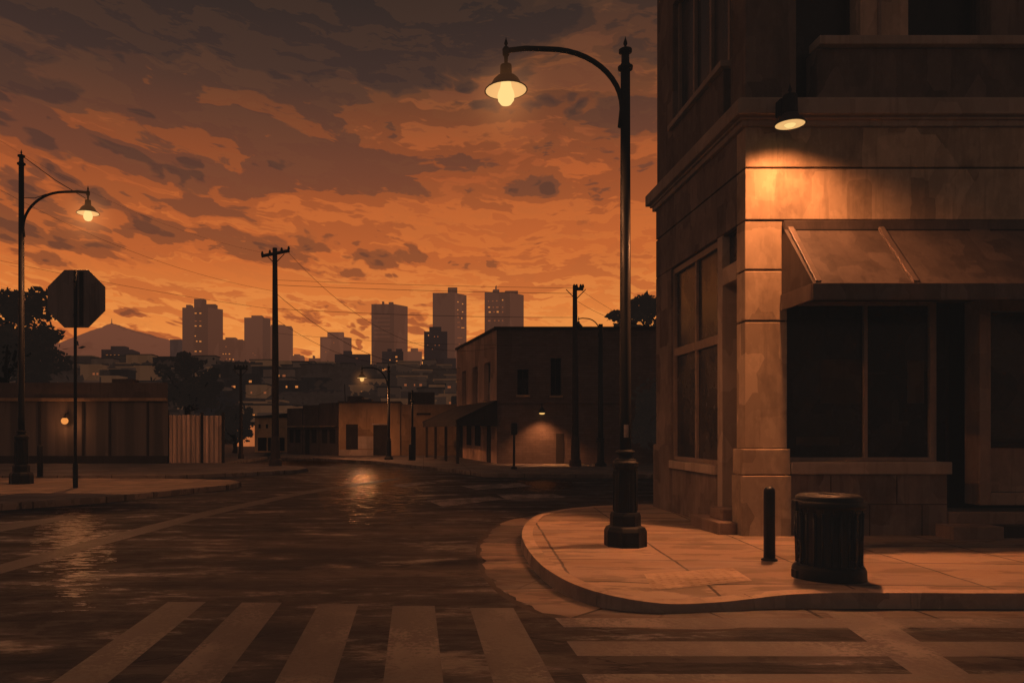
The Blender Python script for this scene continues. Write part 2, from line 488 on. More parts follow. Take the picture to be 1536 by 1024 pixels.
# ------------------------------------------------------------------ WORLD : dusk sky
SUN_EL, SUN_AZ = R(4), R(6)
def world():
    w = bpy.data.worlds.new("World"); sc.world = w; w.use_nodes = True
    w.cycles.sampling_method = 'MANUAL'; w.cycles.sample_map_resolution = 256
    t = NT(w.node_tree)
    d = t.n('ShaderNodeTexCoord').outputs['Generated']
    s = t.n('ShaderNodeSeparateXYZ'); t.link(d, s.inputs[0])
    x, y, z = s.outputs
    hxy = t.math('SQRT', t.math('ADD', t.math('MULTIPLY', x, x), t.math('MULTIPLY', y, y)))
    v = t.math('DIVIDE', z, t.math('MAXIMUM', hxy, .001))           # tan of elevation
    u = t.math('ARCTAN2', x, y)
    vv = t.math('MAXIMUM', v, 0.0)
    # flat-layer perspective, sheared so the banks sink to the right
    den = t.math('ADD', vv, .16)
    cu = t.math('DIVIDE', u, den)
    cv = t.math('MULTIPLY', t.math('LOGARITHM', den, 2.718), 1.55)
    cv = t.math('MULTIPLY_ADD', cu, .13, cv)
    cmb = t.n('ShaderNodeCombineXYZ'); t.link(cu, cmb.inputs[0]); t.link(cv, cmb.inputs[1])
    c0 = cmb.outputs[0]
    _, wc = t.noise(c0, 3.0, 4, .6)
    c1 = t.vmath('ADD', c0, t.vmath('SCALE', wc, scale=.22))
    # puffy edges: subtract cell distances
    puff = t.voro(t.mapping(c1, scale=(1, 1.2, 1)), 6.5, 'F1', 'Distance')
    puff2 = t.voro(t.mapping(c1, scale=(1, 1.15, 1)), 17, 'F1', 'Distance')
    nA, _ = t.noise(t.mapping(c1, scale=(.95, 1.5, 1), loc=(5.3, 1.4, 0)), 1.3, 6, .60)
    nB, _ = t.noise(t.mapping(c1, scale=(.75, 1.9, 1), loc=(9.1, 2.4, 0)), 2.6, 6, .62)
    nC, _ = t.noise(t.mapping(c1, scale=(.6, 2.4, 1), loc=(1.7, 7.3, 0)), 3.4, 5, .6)
    def puffy(n, k=1.0):
        r = t.math('MULTIPLY_ADD', puff, -.19*k, n)
        return t.math('ADD', t.math('MULTIPLY_ADD', puff2, -.11*k, r), .065*k)
    A, B, C = puffy(nA), puffy(nB), puffy(nC, .6)
    base = t.ramp(v, [(0, lin(244, 162, 86)), (.10, lin(236, 146, 70)), (.16, lin(220, 124, 58)), (.22, lin(198, 102, 49)), (.33, lin(166, 85, 46)), (.44, lin(116, 68, 46)), (.56, lin(84, 56, 42)), (1, lin(50, 38, 34))])
    mid = t.ramp(v, [(0, lin(224, 132, 64)), (.12, lin(212, 117, 56)), (.22, lin(186, 96, 48)), (.33, lin(150, 78, 44)), (.44, lin(104, 63, 43)), (.56, lin(72, 51, 41)), (1, lin(44, 34, 31))])
    dark = t.ramp(v, [(0, lin(190, 100, 50)), (.12, lin(172, 90, 48)), (.22, lin(146, 79, 46)), (.33, lin(116, 67, 47)), (.44, lin(82, 55, 44)), (.56, lin(60, 45, 38)), (1, lin(36, 30, 28))])
    deep = t.ramp(v, [(0, lin(160, 84, 46)), (.2, lin(116, 66, 45)), (.33, lin(92, 58, 46)), (.44, lin(68, 49, 43)), (.56, lin(52, 41, 37)), (1, lin(30, 26, 25))])
    lite = t.ramp(v, [(0, lin(248, 172, 94)), (.12, lin(238, 148, 72)), (.22, lin(206, 110, 52)), (.33, lin(180, 92, 47)), (.44, lin(128, 74, 46)), (.56, lin(92, 60, 44)), (1, lin(50, 38, 34))])
    ud = t.math('MULTIPLY', u, .15)
    # broad banks and clearings of this evening's sky, by compass direction and height
    bias = None
    for (bx, by, sx, sy, amp) in ((110, 235, 150, 40, .06), (340, 245, 110, 45, .07), (560, 262, 190, 24, .08), (800, 292, 170, 16, .08), (500, 50, 420, 60, .06),
                                  (800, 180, 120, 26, .07), (955, 190, 40, 60, .06), (370, 372, 120, 16, .08), (120, 395, 130, 25, .05), (870, 385, 140, 16, .05),
                                  (175, 222, 80, 14, -.10), (300, 222, 60, 10, -.05), (720, 335, 260, 26, -.07), (860, 95, 90, 22, -.06), (690, 205, 150, 14, -.08), (900, 240, 90, 22, -.08), (480, 320, 160, 18, -.05), (600, 215, 130, 26, -.06), (420, 300, 90, 12, -.05), (640, 150, 90, 16, -.05), (250, 95, 330, 45, .05), (230, 430, 230, 50, -.06)):
        uu, v0 = math.atan((bx-CX)/F), (HY-by)/F
        du = t.math('MULTIPLY', t.math('SUBTRACT', u, uu), F/sx); dv = t.math('MULTIPLY', t.math('SUBTRACT', v, v0), F/sy)
        g = t.math('MULTIPLY', t.math('EXPONENT', t.math('MULTIPLY', t.math('ADD', t.math('MULTIPLY', du, du), t.math('MULTIPLY', dv, dv)), -.5)), -amp)
        bias = g if bias is None else t.math('ADD', bias, g)
    ud = t.math('ADD', ud, bias)
    def thr(n, pts, shift=0.0):
        th = t.ramp(v, [(p, q) for p, q in pts])
        th = t.math('ADD', th, t.math('ADD', ud, shift))
        return t.step(t.math('SUBTRACT', n, th), -.012, .018)
    col = t.mix(t.step(C, .415, .425), base, lite)
    col = t.mix(thr(C, [(0, .60), (.08, .53), (.18, .48), (.3, .45), (.6, .40)], .02), col, mid)
    col = t.mix(thr(B, [(0, .60), (.08, .54), (.16, .49), (.3, .44), (.42, .39), (.6, .30)]), col, mid)
    col = t.mix(thr(B, [(0, .58), (.12, .52), (.24, .495), (.35, .485), (.45, .43), (.6, .36)], .01), col, dark)
    col = t.mix(thr(A, [(0, .60), (.12, .53), (.22, .51), (.32, .505), (.40, .49), (.46, .44), (.52, .33), (.62, .16)]), col, dark)
    col = t.mix(thr(A, [(0, .70), (.12, .60), (.22, .56), (.35, .54), (.44, .49), (.52, .38), (.62, .26)]), col, deep)
    # soft brushed tone inside
    soft, _ = t.noise(t.mapping(c1, scale=(.8, 1.6, 1)), 6, 5, .65)
    col = t.mix(t.step(soft, .50, .53, 0, .07), col, (0.25, .10, .035, 1))
    # the glow is in the west; the sky behind the camera is dusky brown
    front = t.step(y, -.15, .75)
    col = t.mix(front, t.ramp(v, [(0, lin(110, 80, 66)), (.5, lin(85, 66, 57)), (1, lin(62, 51, 46))]), col)
    col = t.mix(t.step(v, -.03, -.005, 1, 0), col, (.012, .009, .008, 1))
    nish = t.n('ShaderNodeTexSky', sky_type='NISHITA'); nish.sun_disc = False
    nish.sun_elevation = SUN_EL; nish.sun_rotation = SUN_AZ
    ns = t.n('ShaderNodeVectorMath', operation='SCALE'); t.link(nish.outputs[0], ns.inputs[0]); ns.inputs['Scale'].default_value = .0002
    b1 = t.n('ShaderNodeBackground'); t.link(t.vmath('ADD', col, ns.outputs[0]), b1.inputs[0]); b1.inputs[1].default_value = 1.0
    o = t.n('ShaderNodeOutputWorld'); t.link(b1.outputs[0], o.inputs[0])
world()

# last afterglow: weak, wide sun at the horizon in front
sd = bpy.data.lights.new('afterglow', 'SUN'); sd.energy = .12; sd.angle = R(18); sd.color = (1, .45, .18)
so = bpy.data.objects.new('afterglow', sd); COL.objects.link(so)
sunv = Vector((math.sin(SUN_AZ)*math.cos(SUN_EL), math.cos(SUN_AZ)*math.cos(SUN_EL), math.sin(SUN_EL)))
so.rotation_euler = sunv.to_track_quat('Z', 'Y').to_euler()

def lamp_light(name, pos, power, kind='POINT', soft_fall=False, col=(1, .37, .135), r=.08, cone=150, blend=.5, parent=None, aim=(0, 0, -1)):
    l = bpy.data.lights.new(name, kind); l.energy = power; l.color = col; l.shadow_soft_size = r
    if kind == 'SPOT': l.spot_size = R(cone); l.spot_blend = blend
    if soft_fall:
        l.use_nodes = True; nt = l.node_tree
        fo = nt.nodes.new('ShaderNodeLightFalloff'); fo.inputs['Strength'].default_value = 1.0
        em = [n_ for n_ in nt.nodes if n_.type == 'EMISSION'][0]
        nt.links.new(fo.outputs['Linear'], em.inputs['Strength'])
    o = bpy.data.objects.new(name, l); COL.objects.link(o)
    o.rotation_euler = (-Vector(aim)).to_track_quat('Z', 'Y').to_euler()
    if parent: o.parent = parent; o.location = Vector(pos) - wloc(parent)
    else: o.location = pos
    return o

# ------------------------------------------------------------------ GROUND
def catmull(pts, seg=8):
    out = []
    for i in range(len(pts) - 1):
        p0 = pts[max(i-1, 0)]; p1 = pts[i]; p2 = pts[i+1]; p3 = pts[min(i+2, len(pts)-1)]
        for k in range(seg):
            t = k / seg
            out.append(tuple(.5*((2*p1[j]) + (-p0[j]+p2[j])*t + (2*p0[j]-5*p1[j]+4*p2[j]-p3[j])*t*t + (-p0[j]+3*p1[j]-3*p2[j]+p3[j])*t**3) for j in range(2)))
    out.append(tuple(pts[-1][:2]))
    return out

def terrain_h(x, y):
    if y < 88: return -.03
    t = min(1, (y - 88) / 230.0)
    h = 25.5 * (t*t*(3-2*t))*.75 + 25.5*t*.25
    h *= 1 + .12 * mnoise.noise(Vector((x*.012, y*.012, 3.3)))
    h += 1.0 * mnoise.noise(Vector((x*.04, y*.04, 9.0))) * min(1, (y-88)/60)
    if y > 700: h *= max(0, 1 - (y-700)/500)
    return h - .03
ys = [-60, 0, 60, 84, 88] + [88 + 9*i for i in range(1, 36)] + [440, 500, 600, 700, 850, 1000, 1200, 2000, 4500, 9000]
xs = [-9000, -3500, -1500, -800] + [-500 + 14*i for i in range(72)] + [800, 1500, 3500, 9000]
mb = MB()
nx = len(xs)
mb.v = [(x, y, terrain_h(x, y)) for y in ys for x in xs]
for j in range(len(ys)-1):
    for i in range(nx-1):
        mb.f.append((j*nx+i, j*nx+i+1, (j+1)*nx+i+1, (j+1)*nx+i))
        mb.smooth.add(len(mb.f)-1)
tag(mb.build('ground', M_hill), kind='structure')
mb = MB().add([(-80, -30, 0), (80, -30, 0), (80, 87, 0), (-80, 87, 0)], [(0, 1, 2, 3)])
tag(mb.build('road', M_road), kind='structure')

# near pavement corner
edge = [(16, 7.24), (9, 7.25), (5.7, 7.27), (3.9, 7.30), (3.4, 7.30), (2.82, 7.20), (2.12, 7.12), (1.62, 7.45), (1.40, 8.25), (1.34, 9.53), (1.44, 11.28), (1.76, 13.0), (2.24, 14.37), (3.2, 15.45), (4.65, 16.0), (8, 16.1), (16, 16.1)]
edge = catmull(edge, 8)
def walk_z(x, y):
    d = math.hypot((x - 2.62) / 1.5, (y - 6.75) / 1.5)
    w = max(0, 1 - d); w = w*w*(3-2*w)
    return SW - .085 * w
cen = Vector((9.0, 11.6))
def ring(tm):
    return [((1-tm)*e[0] + tm*cen.x, (1-tm)*e[1] + tm*cen.y) for e in edge]
def inset(dist):
    out = []
    n = len(edge)
    for i, e in enumerate(edge):
        a = Vector(edge[max(i-1, 0)]); b = Vector(edge[min(i+1, n-1)])
        d = (b - a).normalized(); nr = Vector((d.y, -d.x))       # inward side
        out.append((e[0] + nr.x*dist, e[1] + nr.y*dist))
    return out
sgn = 1 if (Vector(inset(.5)[len(edge)//2]) - cen).length < (Vector(edge[len(edge)//2]) - cen).length else -1
outer, inn = inset(0), inset(.16*sgn)
rings = [inn] + [[((1-k)*p[0] + k*cen.x, (1-k)*p[1] + k*cen.y) for p in inn] for k in (.05, .1, .16, .22, .3, .4, .55, .75, .95)]
mb = MB(); n = len(edge)
for rg in rings: mb.v += [(p[0], p[1], walk_z(*p) + .002) for p in rg]
for j in range(len(rings)-1):
    for i in range(n-1):
        mb.f.append((j*n+i, (j+1)*n+i, (j+1)*n+i+1, j*n+i+1) if sgn < 0 else (j*n+i, j*n+i+1, (j+1)*n+i+1, (j+1)*n+i))
        mb.smooth.add(len(mb.f)-1)
w_ = mb.build('sidewalk', M_walk); tag(w_, kind='structure')
# kerb stones
mb = MB(); base = 0
seg = [0]
acc = 0
for i in range(n-1):
    acc += (Vector(edge[i+1]) - Vector(edge[i])).length
    if acc > 1.5: seg.append(i+1); acc = 0
seg.append(n-1)
out1 = inset(-.012*sgn)
for a, b in zip(seg[:-1], seg[1:]):
    if b <= a: continue
    vs = []; fs = []
    for i in range(a, b+1):
        o, q, f0 = outer[i], inn[i], out1[i]
        if i in (a, b):   # slim joint
            k = i+1 if i == a else i-1
            tt = .004 / max(.01, (Vector(edge[k])-Vector(edge[i])).length)
            o = (o[0] + (outer[k][0]-o[0])*tt, o[1] + (outer[k][1]-o[1])*tt)
            f0 = (f0[0] + (out1[k][0]-f0[0])*tt, f0[1] + (out1[k][1]-f0[1])*tt)
            q = (q[0] + (inn[k][0]-q[0])*tt, q[1] + (inn[k][1]-q[1])*tt)
        z = max(walk_z(*o), .012)
        vs += [(f0[0], f0[1], -.02), (o[0], o[1], z + .006), (q[0], q[1], walk_z(*q) + .008), (q[0], q[1], -.02)]
    m_ = b - a + 1
    for i in range(m_-1):
        for k in range(4):
            l = (k+1) % 4
            fs.append((i*4+k, i*4+l, (i+1)*4+l, (i+1)*4+k))
    fs += [(0, 1, 2, 3), tuple((m_-1)*4 + k for k in (3, 2, 1, 0))]
    mb.add(vs, fs)
tag(mb.build('kerb', M_kerb), kind='structure')
gut_o = inset(-.58*sgn); gut_i = inset(-.006*sgn)
mb = MB(); mb.v = [(p[0], p[1], .005) for p in gut_o] + [(p[0], p[1], .005) for p in gut_i]
# cast in short lengths with open joints, some lengths paler
gl_, cut, acc = [], [0], 0
for i in range(n-1):
    acc += (Vector(edge[i+1]) - Vector(edge[i])).length
    if acc > .95: cut.append(i+1); acc = 0
cut.append(n-1)
rg_ = random.Random(4)
parts_ = [MB(), MB()]
for a, b in zip(cut[:-1], cut[1:]):
    if b <= a: continue
    vs = []
    for i in range(a, b+1):
        f = lambda A_, i=i: Vector(A_[i])
        sh0 = .018 if i == a else (-.018 if i == b else 0)
        k = min(n-1, max(0, i+1 if i < b else i-1)) if sh0 else i
        for A_ in (gut_o, gut_i):
            p_ = Vector(A_[i])
            if sh0 and k != i: p_ = p_ + (Vector(A_[k]) - p_).normalized()*.018
            if A_ is gut_o: p_ = p_ + (cen - p_).normalized()*rg_.uniform(-.035, .05)
            vs.append((p_.x, p_.y, .0055))
    m_ = b - a + 1
    parts_[1 if rg_.random() < .4 else 0].add(vs, [(2*i, 2*i+2, 2*i+3, 2*i+1) for i in range(m_-1)])
tag(parts_[0].build('gutter', M_gutter), kind='structure')
tag(parts_[1].build('pale_gutter', walk_mat('pale gutter concrete', (.17, .125, .095, 1), 5)), kind='structure')
g2 = inset(-.66*sgn)
mb = MB(); mb.v = [(p[0], p[1], .004) for p in g2] + [(p[0], p[1], .0042) for p in gut_o]
mb.f = [(i, i+1, n+i+1, n+i) for i in range(n-1)]
tag(mb.build('gutter_edge', M_darkdoor), kind='structure')

# tactile pad on the ramp
tp = [P(978, 893, .07), P(1128, 880, .09), P(1098, 852, SW), P(966, 862, SW)]
mb = MB(); NX, NY = 12, 8
for j in range(NY+1):
    for i in range(NX+1):
        a = i/NX; b = j/NY
        p = (tp[0]*(1-a) + tp[1]*a)*(1-b) + (tp[3]*(1-a) + tp[2]*a)*b
        mb.v.append((p.x, p.y, walk_z(p.x, p.y) + .012))
for j in range(NY):
    for i in range(NX):
        k = j*(NX+1)+i; mb.f.append((k, k+1, k+NX+2, k+NX+1))
pad = mb.build('tactile_paving', M_tactile); tag(pad, kind='structure')
mb = MB()
for j in range(7):
    for i in range(11):
        a = (i+.5)/11; b = (j+.5)/7
        p = (tp[0]*(1-a) + tp[1]*a)*(1-b) + (tp[3]*(1-a) + tp[2]*a)*b
        z = walk_z(p.x, p.y) + .012
        mb.lathe([(.028, z-.002), (.024, z+.001), (.014, z+.003)], p.x, p.y, 8)
tag(mb.build('tactile_domes', M_tactile), kind='structure')

# left and far pavements
def pavement(px, name, mat, z=SW, extra=None):
    pts = [P(a, b, z) for a, b in px]
    pts = [(p.x, p.y) for p in pts] + (extra or [])
    area = sum(pts[i][0]*pts[(i+1) % len(pts)][1] - pts[(i+1) % len(pts)][0]*pts[i][1] for i in range(len(pts)))
    if area < 0: pts = pts[::-1]
    return tag(MB().prism(pts, -.02, z).build(name, mat, bevel=.03), kind='structure')
pavement([(-420, 789), (-160, 767), (0, 755), (150, 745), (255, 735), (346, 726), (362, 722), (345, 719), (290, 717.5), (0, 716), (-420, 716)], 'left_sidewalk', M_walk)
pavement([(-260, 713), (0, 713), (269, 711.5), (365, 708), (445, 704), (462, 701.5), (452, 699), (400, 696), (340, 694)], 'shed_sidewalk', M_walkfar, extra=[(-9.2, 47), (-12.5, 86), (-60, 86), (-60, 30)])
pavement([(388, 684), (464, 686), (560, 690.5), (616, 696.5), (690, 704), (725, 709), (800, 710.5), (1000, 711), (1300, 711)], 'far_sidewalk', M_walkfar, extra=[(60, 29), (60, 86), (-16, 86), (-11.5, 60)])

# road markings
def marking(polys, name, z=.006, mat=None):
    mb = MB()
    for pl in polys:
        # subdivide quad sides to let the worn edge breathe
        vs = [P(a, b, z) for a, b in pl]
        mb.add([(p.x, p.y, z) for p in vs], [tuple(range(len(vs)))])
    return tag(mb.build(name, mat or M_paint), kind='structure')
def stripe(xa, xb, y0, y1):
    """a bar running away from the camera: left/right px at far end y0 down to y1"""
    f = lambda x: CX - 14 + (x - (CX - 14)) * (y1 - HY) / (y0 - HY)
    return [(xa, y0), (f(xa), y1), (f(xb), y1), (xb, y0)]
marking([stripe(252, 309, 902, 1090), stripe(363, 423, 903, 1090), stripe(478, 538, 905, 1090), stripe(589, 652, 908, 1090), stripe(705, 770, 911, 1090)], 'near_crosswalk')
marking([[(832, 926), (846, 940), (1560, 941), (1560, 927)], [(850, 961), (866, 983), (1600, 984), (1600, 962)], [(872, 1010), (890, 1038), (1700, 1038), (1700, 1010)], [(1240, 918), (1440, 1075), (1530, 1075), (1318, 918)]][:3], 'right_crosswalk')
marking([[(1238, 917), (1440, 1060), (1530, 1060), (1312, 917)]], 'crosswalk_side_line', .010)
marking([[(-60, 866), (0, 846), (130, 811), (300, 768), (450, 737), (600, 716), (600, 718.5), (455, 741), (310, 774), (150, 818), (0, 860), (-60, 884)]], 'lane_line', mat=M_paint_dim)
marking([[(-60, 800), (0, 786), (108, 772), (118, 776), (0, 797), (-60, 812)]], 'parking_line', mat=M_paint_dim)
marking([[(640, 750), (735, 744), (755, 748), (665, 760)], [(690, 728), (780, 724), (800, 729), (715, 734)], [(745, 741), (830, 740), (850, 746), (760, 749)], [(585, 727), (640, 722), (655, 724), (600, 730)]], 'worn_crosswalk_remains', mat=M_paint_far)
# damp film sheets added to catch lamp reflections, broken up and thinning towards their edges
def wet_reflection_mat(name, r0, r1, bs, spec, thr):
    m, t = mat_new(name)
    pos = geo_pos(t)
    a, _ = t.noise(t.mapping(pos, scale=(1.3, 4.0, 1)), 2.0, 5, .65)
    b, _ = t.noise(pos, 14, 3, .6)
    h = t.math('ADD', a, t.math('MULTIPLY', b, .15))
    d = t.vmath('LENGTH', t.n('ShaderNodeTexCoord').outputs['Object'])
    k = t.math('ADD', a, t.math('MULTIPLY', t.math('SUBTRACT', 1.0, d, clamp=True), .22))
    alpha = t.step(k, thr, thr + .07)
    p = t.n('ShaderNodeBsdfPrincipled'); p.inputs['Base Color'].default_value = (.016, .013, .012, 1)
    t.put(p.inputs['Roughness'], t.step(b, .4, .6, r0, r1)); p.inputs['Specular IOR Level'].default_value = spec
    t.link(t.bump(h, bs, .03), p.inputs['Normal'])
    tr = t.n('ShaderNodeBsdfTransparent'); mx = t.n('ShaderNodeMixShader'); t.link(alpha, mx.inputs[0])
    t.link(tr.outputs[0], mx.inputs[1]); t.link(p.outputs[0], mx.inputs[2])
    o = t.n('ShaderNodeOutputMaterial'); t.link(mx.outputs[0], o.inputs[0])
    return m
def film(name, px, y0, y1, hw, mat, z):
    c0_, c1_ = P(px, y0), P(px, y1)
    c = (c0_ + c1_)/2; L = (c0_ - c1_).length/2
    m = MB().add([(math.cos(2*PI*i/40), math.sin(2*PI*i/40), 0) for i in range(40)], [tuple(range(40))])
    o = m.build(name, mat); o.location = (c.x, c.y, z)
    d = c0_ - c1_
    o.rotation_euler = (0, 0, math.atan2(-d.x, d.y)); o.scale = (hw, L, 1)
    tag(o, kind='structure')
film('lamp_reflection_film', 110, 752, 925, .60, wet_reflection_mat('lamp reflection film', .30, .46, 1.2, 1.0, .57), .003)
film('reflection_puddles', 560, 691, 790, 1.7, wet_reflection_mat('reflection water', .12, .26, .6, .5, .56), .0035)
film('reflection_puddles', 470, 688, 700, 3.0, wet_reflection_mat('reflection water', .12, .26, .6, .5, .56), .003)
film('reflection_puddles', 810, 714, 745, 1.5, wet_reflection_mat('reflection water', .14, .30, .6, .5, .60), .003)
# ------------------------------------------------------------------ street lamps
def finial(mb, x, y, z, s):
    mb.lathe([(.035*s, z), (.045*s, z+.02*s), (.02*s, z+.04*s), (.05*s, z+.10*s), (.045*s, z+.14*s), (.012*s, z+.24*s), (.003*s, z+.29*s)], x, y, 12)

def street_lamp(base, H, arm_len, arm_drop, head_s, label, pole_r=.07, base_r=.25, base_h=1.15, power=100, lit=True, side=-1, mat=None, sticker=False, arm_z=None, slim=False, seg=16, root_drop=.85, group='street lamps with curved arms'):
    mat = mat or M_black
    root = empty('street_lamp', base, label, 'street lamp', group)
    x, y, z = base
    k = base_h / 1.15
    b = MB()
    r = base_r
    if slim:
        b.lathe([(r, z), (r, z+.12*k), (r*.8, z+.16*k), (r*.62, z+.25*k), (r*.55, z+1.05*k), (r*.45, z+base_h)], x, y, 10, smooth=False)
    else:
        b.lathe([(r*1.08, z), (r*1.08, z+.20*k), (r*.98, z+.25*k), (r*.78, z+.27*k), (r*.78, z+.40*k), (r*.72, z+.44*k)], x, y, 8, smooth=False, rot=PI/8)
        b.lathe([(r*.60, z+.44*k), (r*.58, z+1.0*k), (r*.66, z+1.04*k), (r*.66, z+1.09*k), (r*.50, z+1.12*k)], x, y, 16, smooth=False)
        for q in range(8):   # fluting ribs
            a = q*PI/4
            b.tube([(x+r*.60*math.cos(a), y+r*.60*math.sin(a), z+.46*k), (x+r*.585*math.cos(a), y+r*.585*math.sin(a), z+.98*k)], .014*r/.25, 6)
    b.build('base', mat, root, bevel=.006)
    top = z + H
    p = MB()
    p.lathe([(pole_r*1.12, z+base_h*.96), (pole_r*1.05, z+base_h*.96+.6), (pole_r*.86, top-.35)], x, y, seg)
    p.build('pole', mat, root)
    c = MB()
    zc_ = z + base_h*.955
    c.lathe([(pole_r*1.0, zc_-.02), (pole_r*1.9, zc_), (pole_r*1.9, zc_+.035), (pole_r*1.35, zc_+.05), (pole_r*1.3, zc_+.10), (pole_r*1.75, zc_+.115), (pole_r*1.75, zc_+.145), (pole_r*1.0, zc_+.165)], x, y, seg)
    c.build('collar', mat, root)
    if head_s > 0.7:
        t = MB()
        t.lathe([(pole_r*.8, top-.45), (pole_r*1.35, top-.43), (pole_r*1.4, top-.39), (pole_r*.75, top-.36), (pole_r*.72, top-.22), (pole_r*1.2, top-.20), (pole_r*1.2, top-.16), (pole_r*.4, top-.13)], x, y, seg)
        finial(t, x, y, top-.14, .55)
        t.build('finial', mat, root)
    hz = arm_z if arm_z is not None else top - .2
    hx = x + side*arm_len
    a = MB()
    pts = []
    r0 = hz - root_drop
    L = arm_len - .02
    for i in range(13):      # quarter-ellipse rise
        th = i/12 * PI/2
        pts.append((x + side*(pole_r*.6 + (L*.62)*(1-math.cos(th))), y, r0 + root_drop*math.sin(th)))
    pts.append((x + side*L*.85, y, hz + .01)); pts.append((hx, y, hz - .02*head_s))
    # a bracket stub where the arm leaves the pole
    pts.insert(0, (x + side*pole_r*.95, y, r0 - .25))
    a.tube(pts, [.030*head_s + .006]*len(pts), 8)
    a.build('arm', mat, root)
    # head
    s = head_s
    h = MB()
    h.lathe([(.02*s, hz-.22*s), (.028*s, hz-.10*s), (.045*s, hz-.08*s), (.05*s, hz), (.03*s, hz+.03*s)], hx, y, 12)
    finial(h, hx, y, hz+.02*s, .5*s)
    h.lathe([(.03*s, hz-.20*s), (.075*s, hz-.215*s), (.08*s, hz-.33*s), (.09*s, hz-.35*s)], hx, y, 10, smooth=False)
    h.build('lamp_head', mat, root)
    sh = MB()
    zs = hz - .345*s
    prof = [(.07*s, zs), (.13*s, zs-.03*s), (.17*s, zs-.07*s), (.215*s, zs-.15*s), (.285*s, zs-.20*s), (.29*s, zs-.215*s), (.275*s, zs-.210*s), (.205*s, zs-.165*s), (.16*s, zs-.09*s), (.06*s, zs-.04*s)]
    sh.lathe(prof, hx, y, 24)
    so_ = sh.build('lamp_shade', M_shade, root)
    bz = zs - .285*s
    if lit:
        MB().lathe([(.272*s, zs-.211*s), (.204*s, zs-.168*s), (.158*s, zs-.094*s), (.06*s, zs-.046*s)], hx, y, 24, cap=False).build('reflector', M_reflector, so_)
    bb = MB().lathe([(.012*s, bz-.128*s), (.07*s, bz-.108*s), (.105*s, bz-.06*s), (.115*s, bz), (.105*s, bz+.05*s), (.08*s, bz+.11*s), (.06*s, bz+.22*s)], hx, y, 20)
    bo = bb.build('bulb', (M_bulb if head_s >= 1 else M_bulb_far) if lit else M_shade, root)
    if lit and power:
        lamp_light('lamp_glow', (hx, y, bz-.16*s), power, 'SPOT', cone=156 if s == 1.0 else 172, blend=.75 if s == 1.0 else .4, parent=root, r=.10*s)
    if lit: halo((hx, y, bz-.02), .85*s if s < 1.05 else 1.15, root)
    if sticker:
        q = MB(); zc = z + (820-646)/113
        vs = []
        for i in range(5):
            ang = -PI/2 - .50 + .8*i/4
            for zz in (zc-.085, zc+.085): vs.append((x + (pole_r*1.09)*math.cos(ang), y + (pole_r*1.09)*math.sin(ang), zz))
        q.add(vs, [(2*i, 2*i+2, 2*i+3, 2*i+1) for i in range(4)], True)
        q.build('sticker', M_sticker, root)
    return root, (hx, y, bz)

lb = P(938, 818, SW)
near_lamp, nb = street_lamp((lb.x, lb.y, SW), 6.82, lb.x - VX(759, lb.y), 0, 1.0,
    'tallest black street lamp, on the near corner pavement, sticker on its pole', pole_r=.072, base_r=.262, base_h=1.18, power=380,
    arm_z=VZ(74, lb.y), sticker=True, root_drop=.80)
lb = P(32, 725, SW)
street_lamp((lb.x, lb.y, SW), (725-225)*lb.y/F, VX(132, lb.y) - lb.x, 0, 1.12,
    'tall black street lamp on left pavement, arm reaching right beside the octagonal sign', pole_r=.085, base_r=.30, base_h=1.45, power=850, side=1,
    arm_z=VZ(288, lb.y), root_drop=1.05)
left_lamp = [o for o in bpy.data.objects if o.name.startswith('street_lamp')][-1]
# stays of the left lamp
yy = lb.y
for a_, b_ in (((36, 236), (129, 298)), ((36, 297), (70, 291))):
    pa, pb = V(a_[0], a_[1], yy), V(b_[0], b_[1], yy)
    mid_ = (pa+pb)/2 - Vector((0, 0, .06))
    MB().tube([pa, mid_, pb], .011, 5).build('stay_wire', M_wire, left_lamp)
lb = P(583, 689, SW)
street_lamp((lb.x, lb.y, SW), (689-545)*lb.y/F, lb.x - VX(543, lb.y), 0, .95,
    'lit street lamp in the background before the tan stucco building', pole_r=.075, base_r=.24, base_h=1.0, power=520,
    arm_z=VZ(551.5, lb.y), root_drop=1.1, slim=True, mat=M_blackfar)
lb = P(901, 699, SW)
street_lamp((lb.x, lb.y, SW), (699-474)*lb.y/F, lb.x - VX(868, lb.y), 0, .6,
    'unlit slender street lamp before the dark brick wall, right of a utility pole', pole_r=.11, base_r=.24, base_h=1.1, power=0, lit=False,
    arm_z=VZ(477.5, lb.y), root_drop=.55, slim=True, mat=M_blackfar)

# ------------------------------------------------------------------ octagonal sign, seen from behind
p = P(113, 731, SW)
root = empty('stop_sign', (p.x, p.y, SW), 'large octagonal sign seen from its unpainted back on a thin post', 'stop sign')
cz = VZ(447.5, p.y); Rr = 43.5/math.cos(PI/8)*p.y/F
MB().lathe([(.07, SW), (.07, SW+.62), (.055, SW+.66)], p.x, p.y, 8, smooth=False).build('sleeve', M_blackfar, root)
MB().tube([(p.x, p.y, SW+.6), (p.x, p.y, cz+Rr*.90)], .045, 8).build('post', M_blackfar, root)
m = MB(); vs = []
for yy in (p.y+.06, p.y+.075):
    for i in range(8):
        a = PI/8 + i*PI/4
        vs.append((p.x + Rr*math.cos(a), yy, cz + Rr*math.sin(a)))
m.add(vs, [tuple(range(8)), tuple(range(15, 7, -1))] + [(i, (i+1) % 8 + 0, (i+1) % 8 + 8, i+8)[::-1] for i in range(8)])
m.build('sign_panel', M_sign, root, bevel=.004)
MB().box(p.x+.09, p.x+.19, p.y+.035, p.y+.059, cz-Rr*.86, cz+Rr*.86).build('bracket', M_blackfar, root)
for zc in (cz-.45, cz+.45):
    MB().lathe([(.03, zc-.03), (.03, zc+.03)], p.x, p.y-.05, 8).build('bolt', M_blackfar, root)

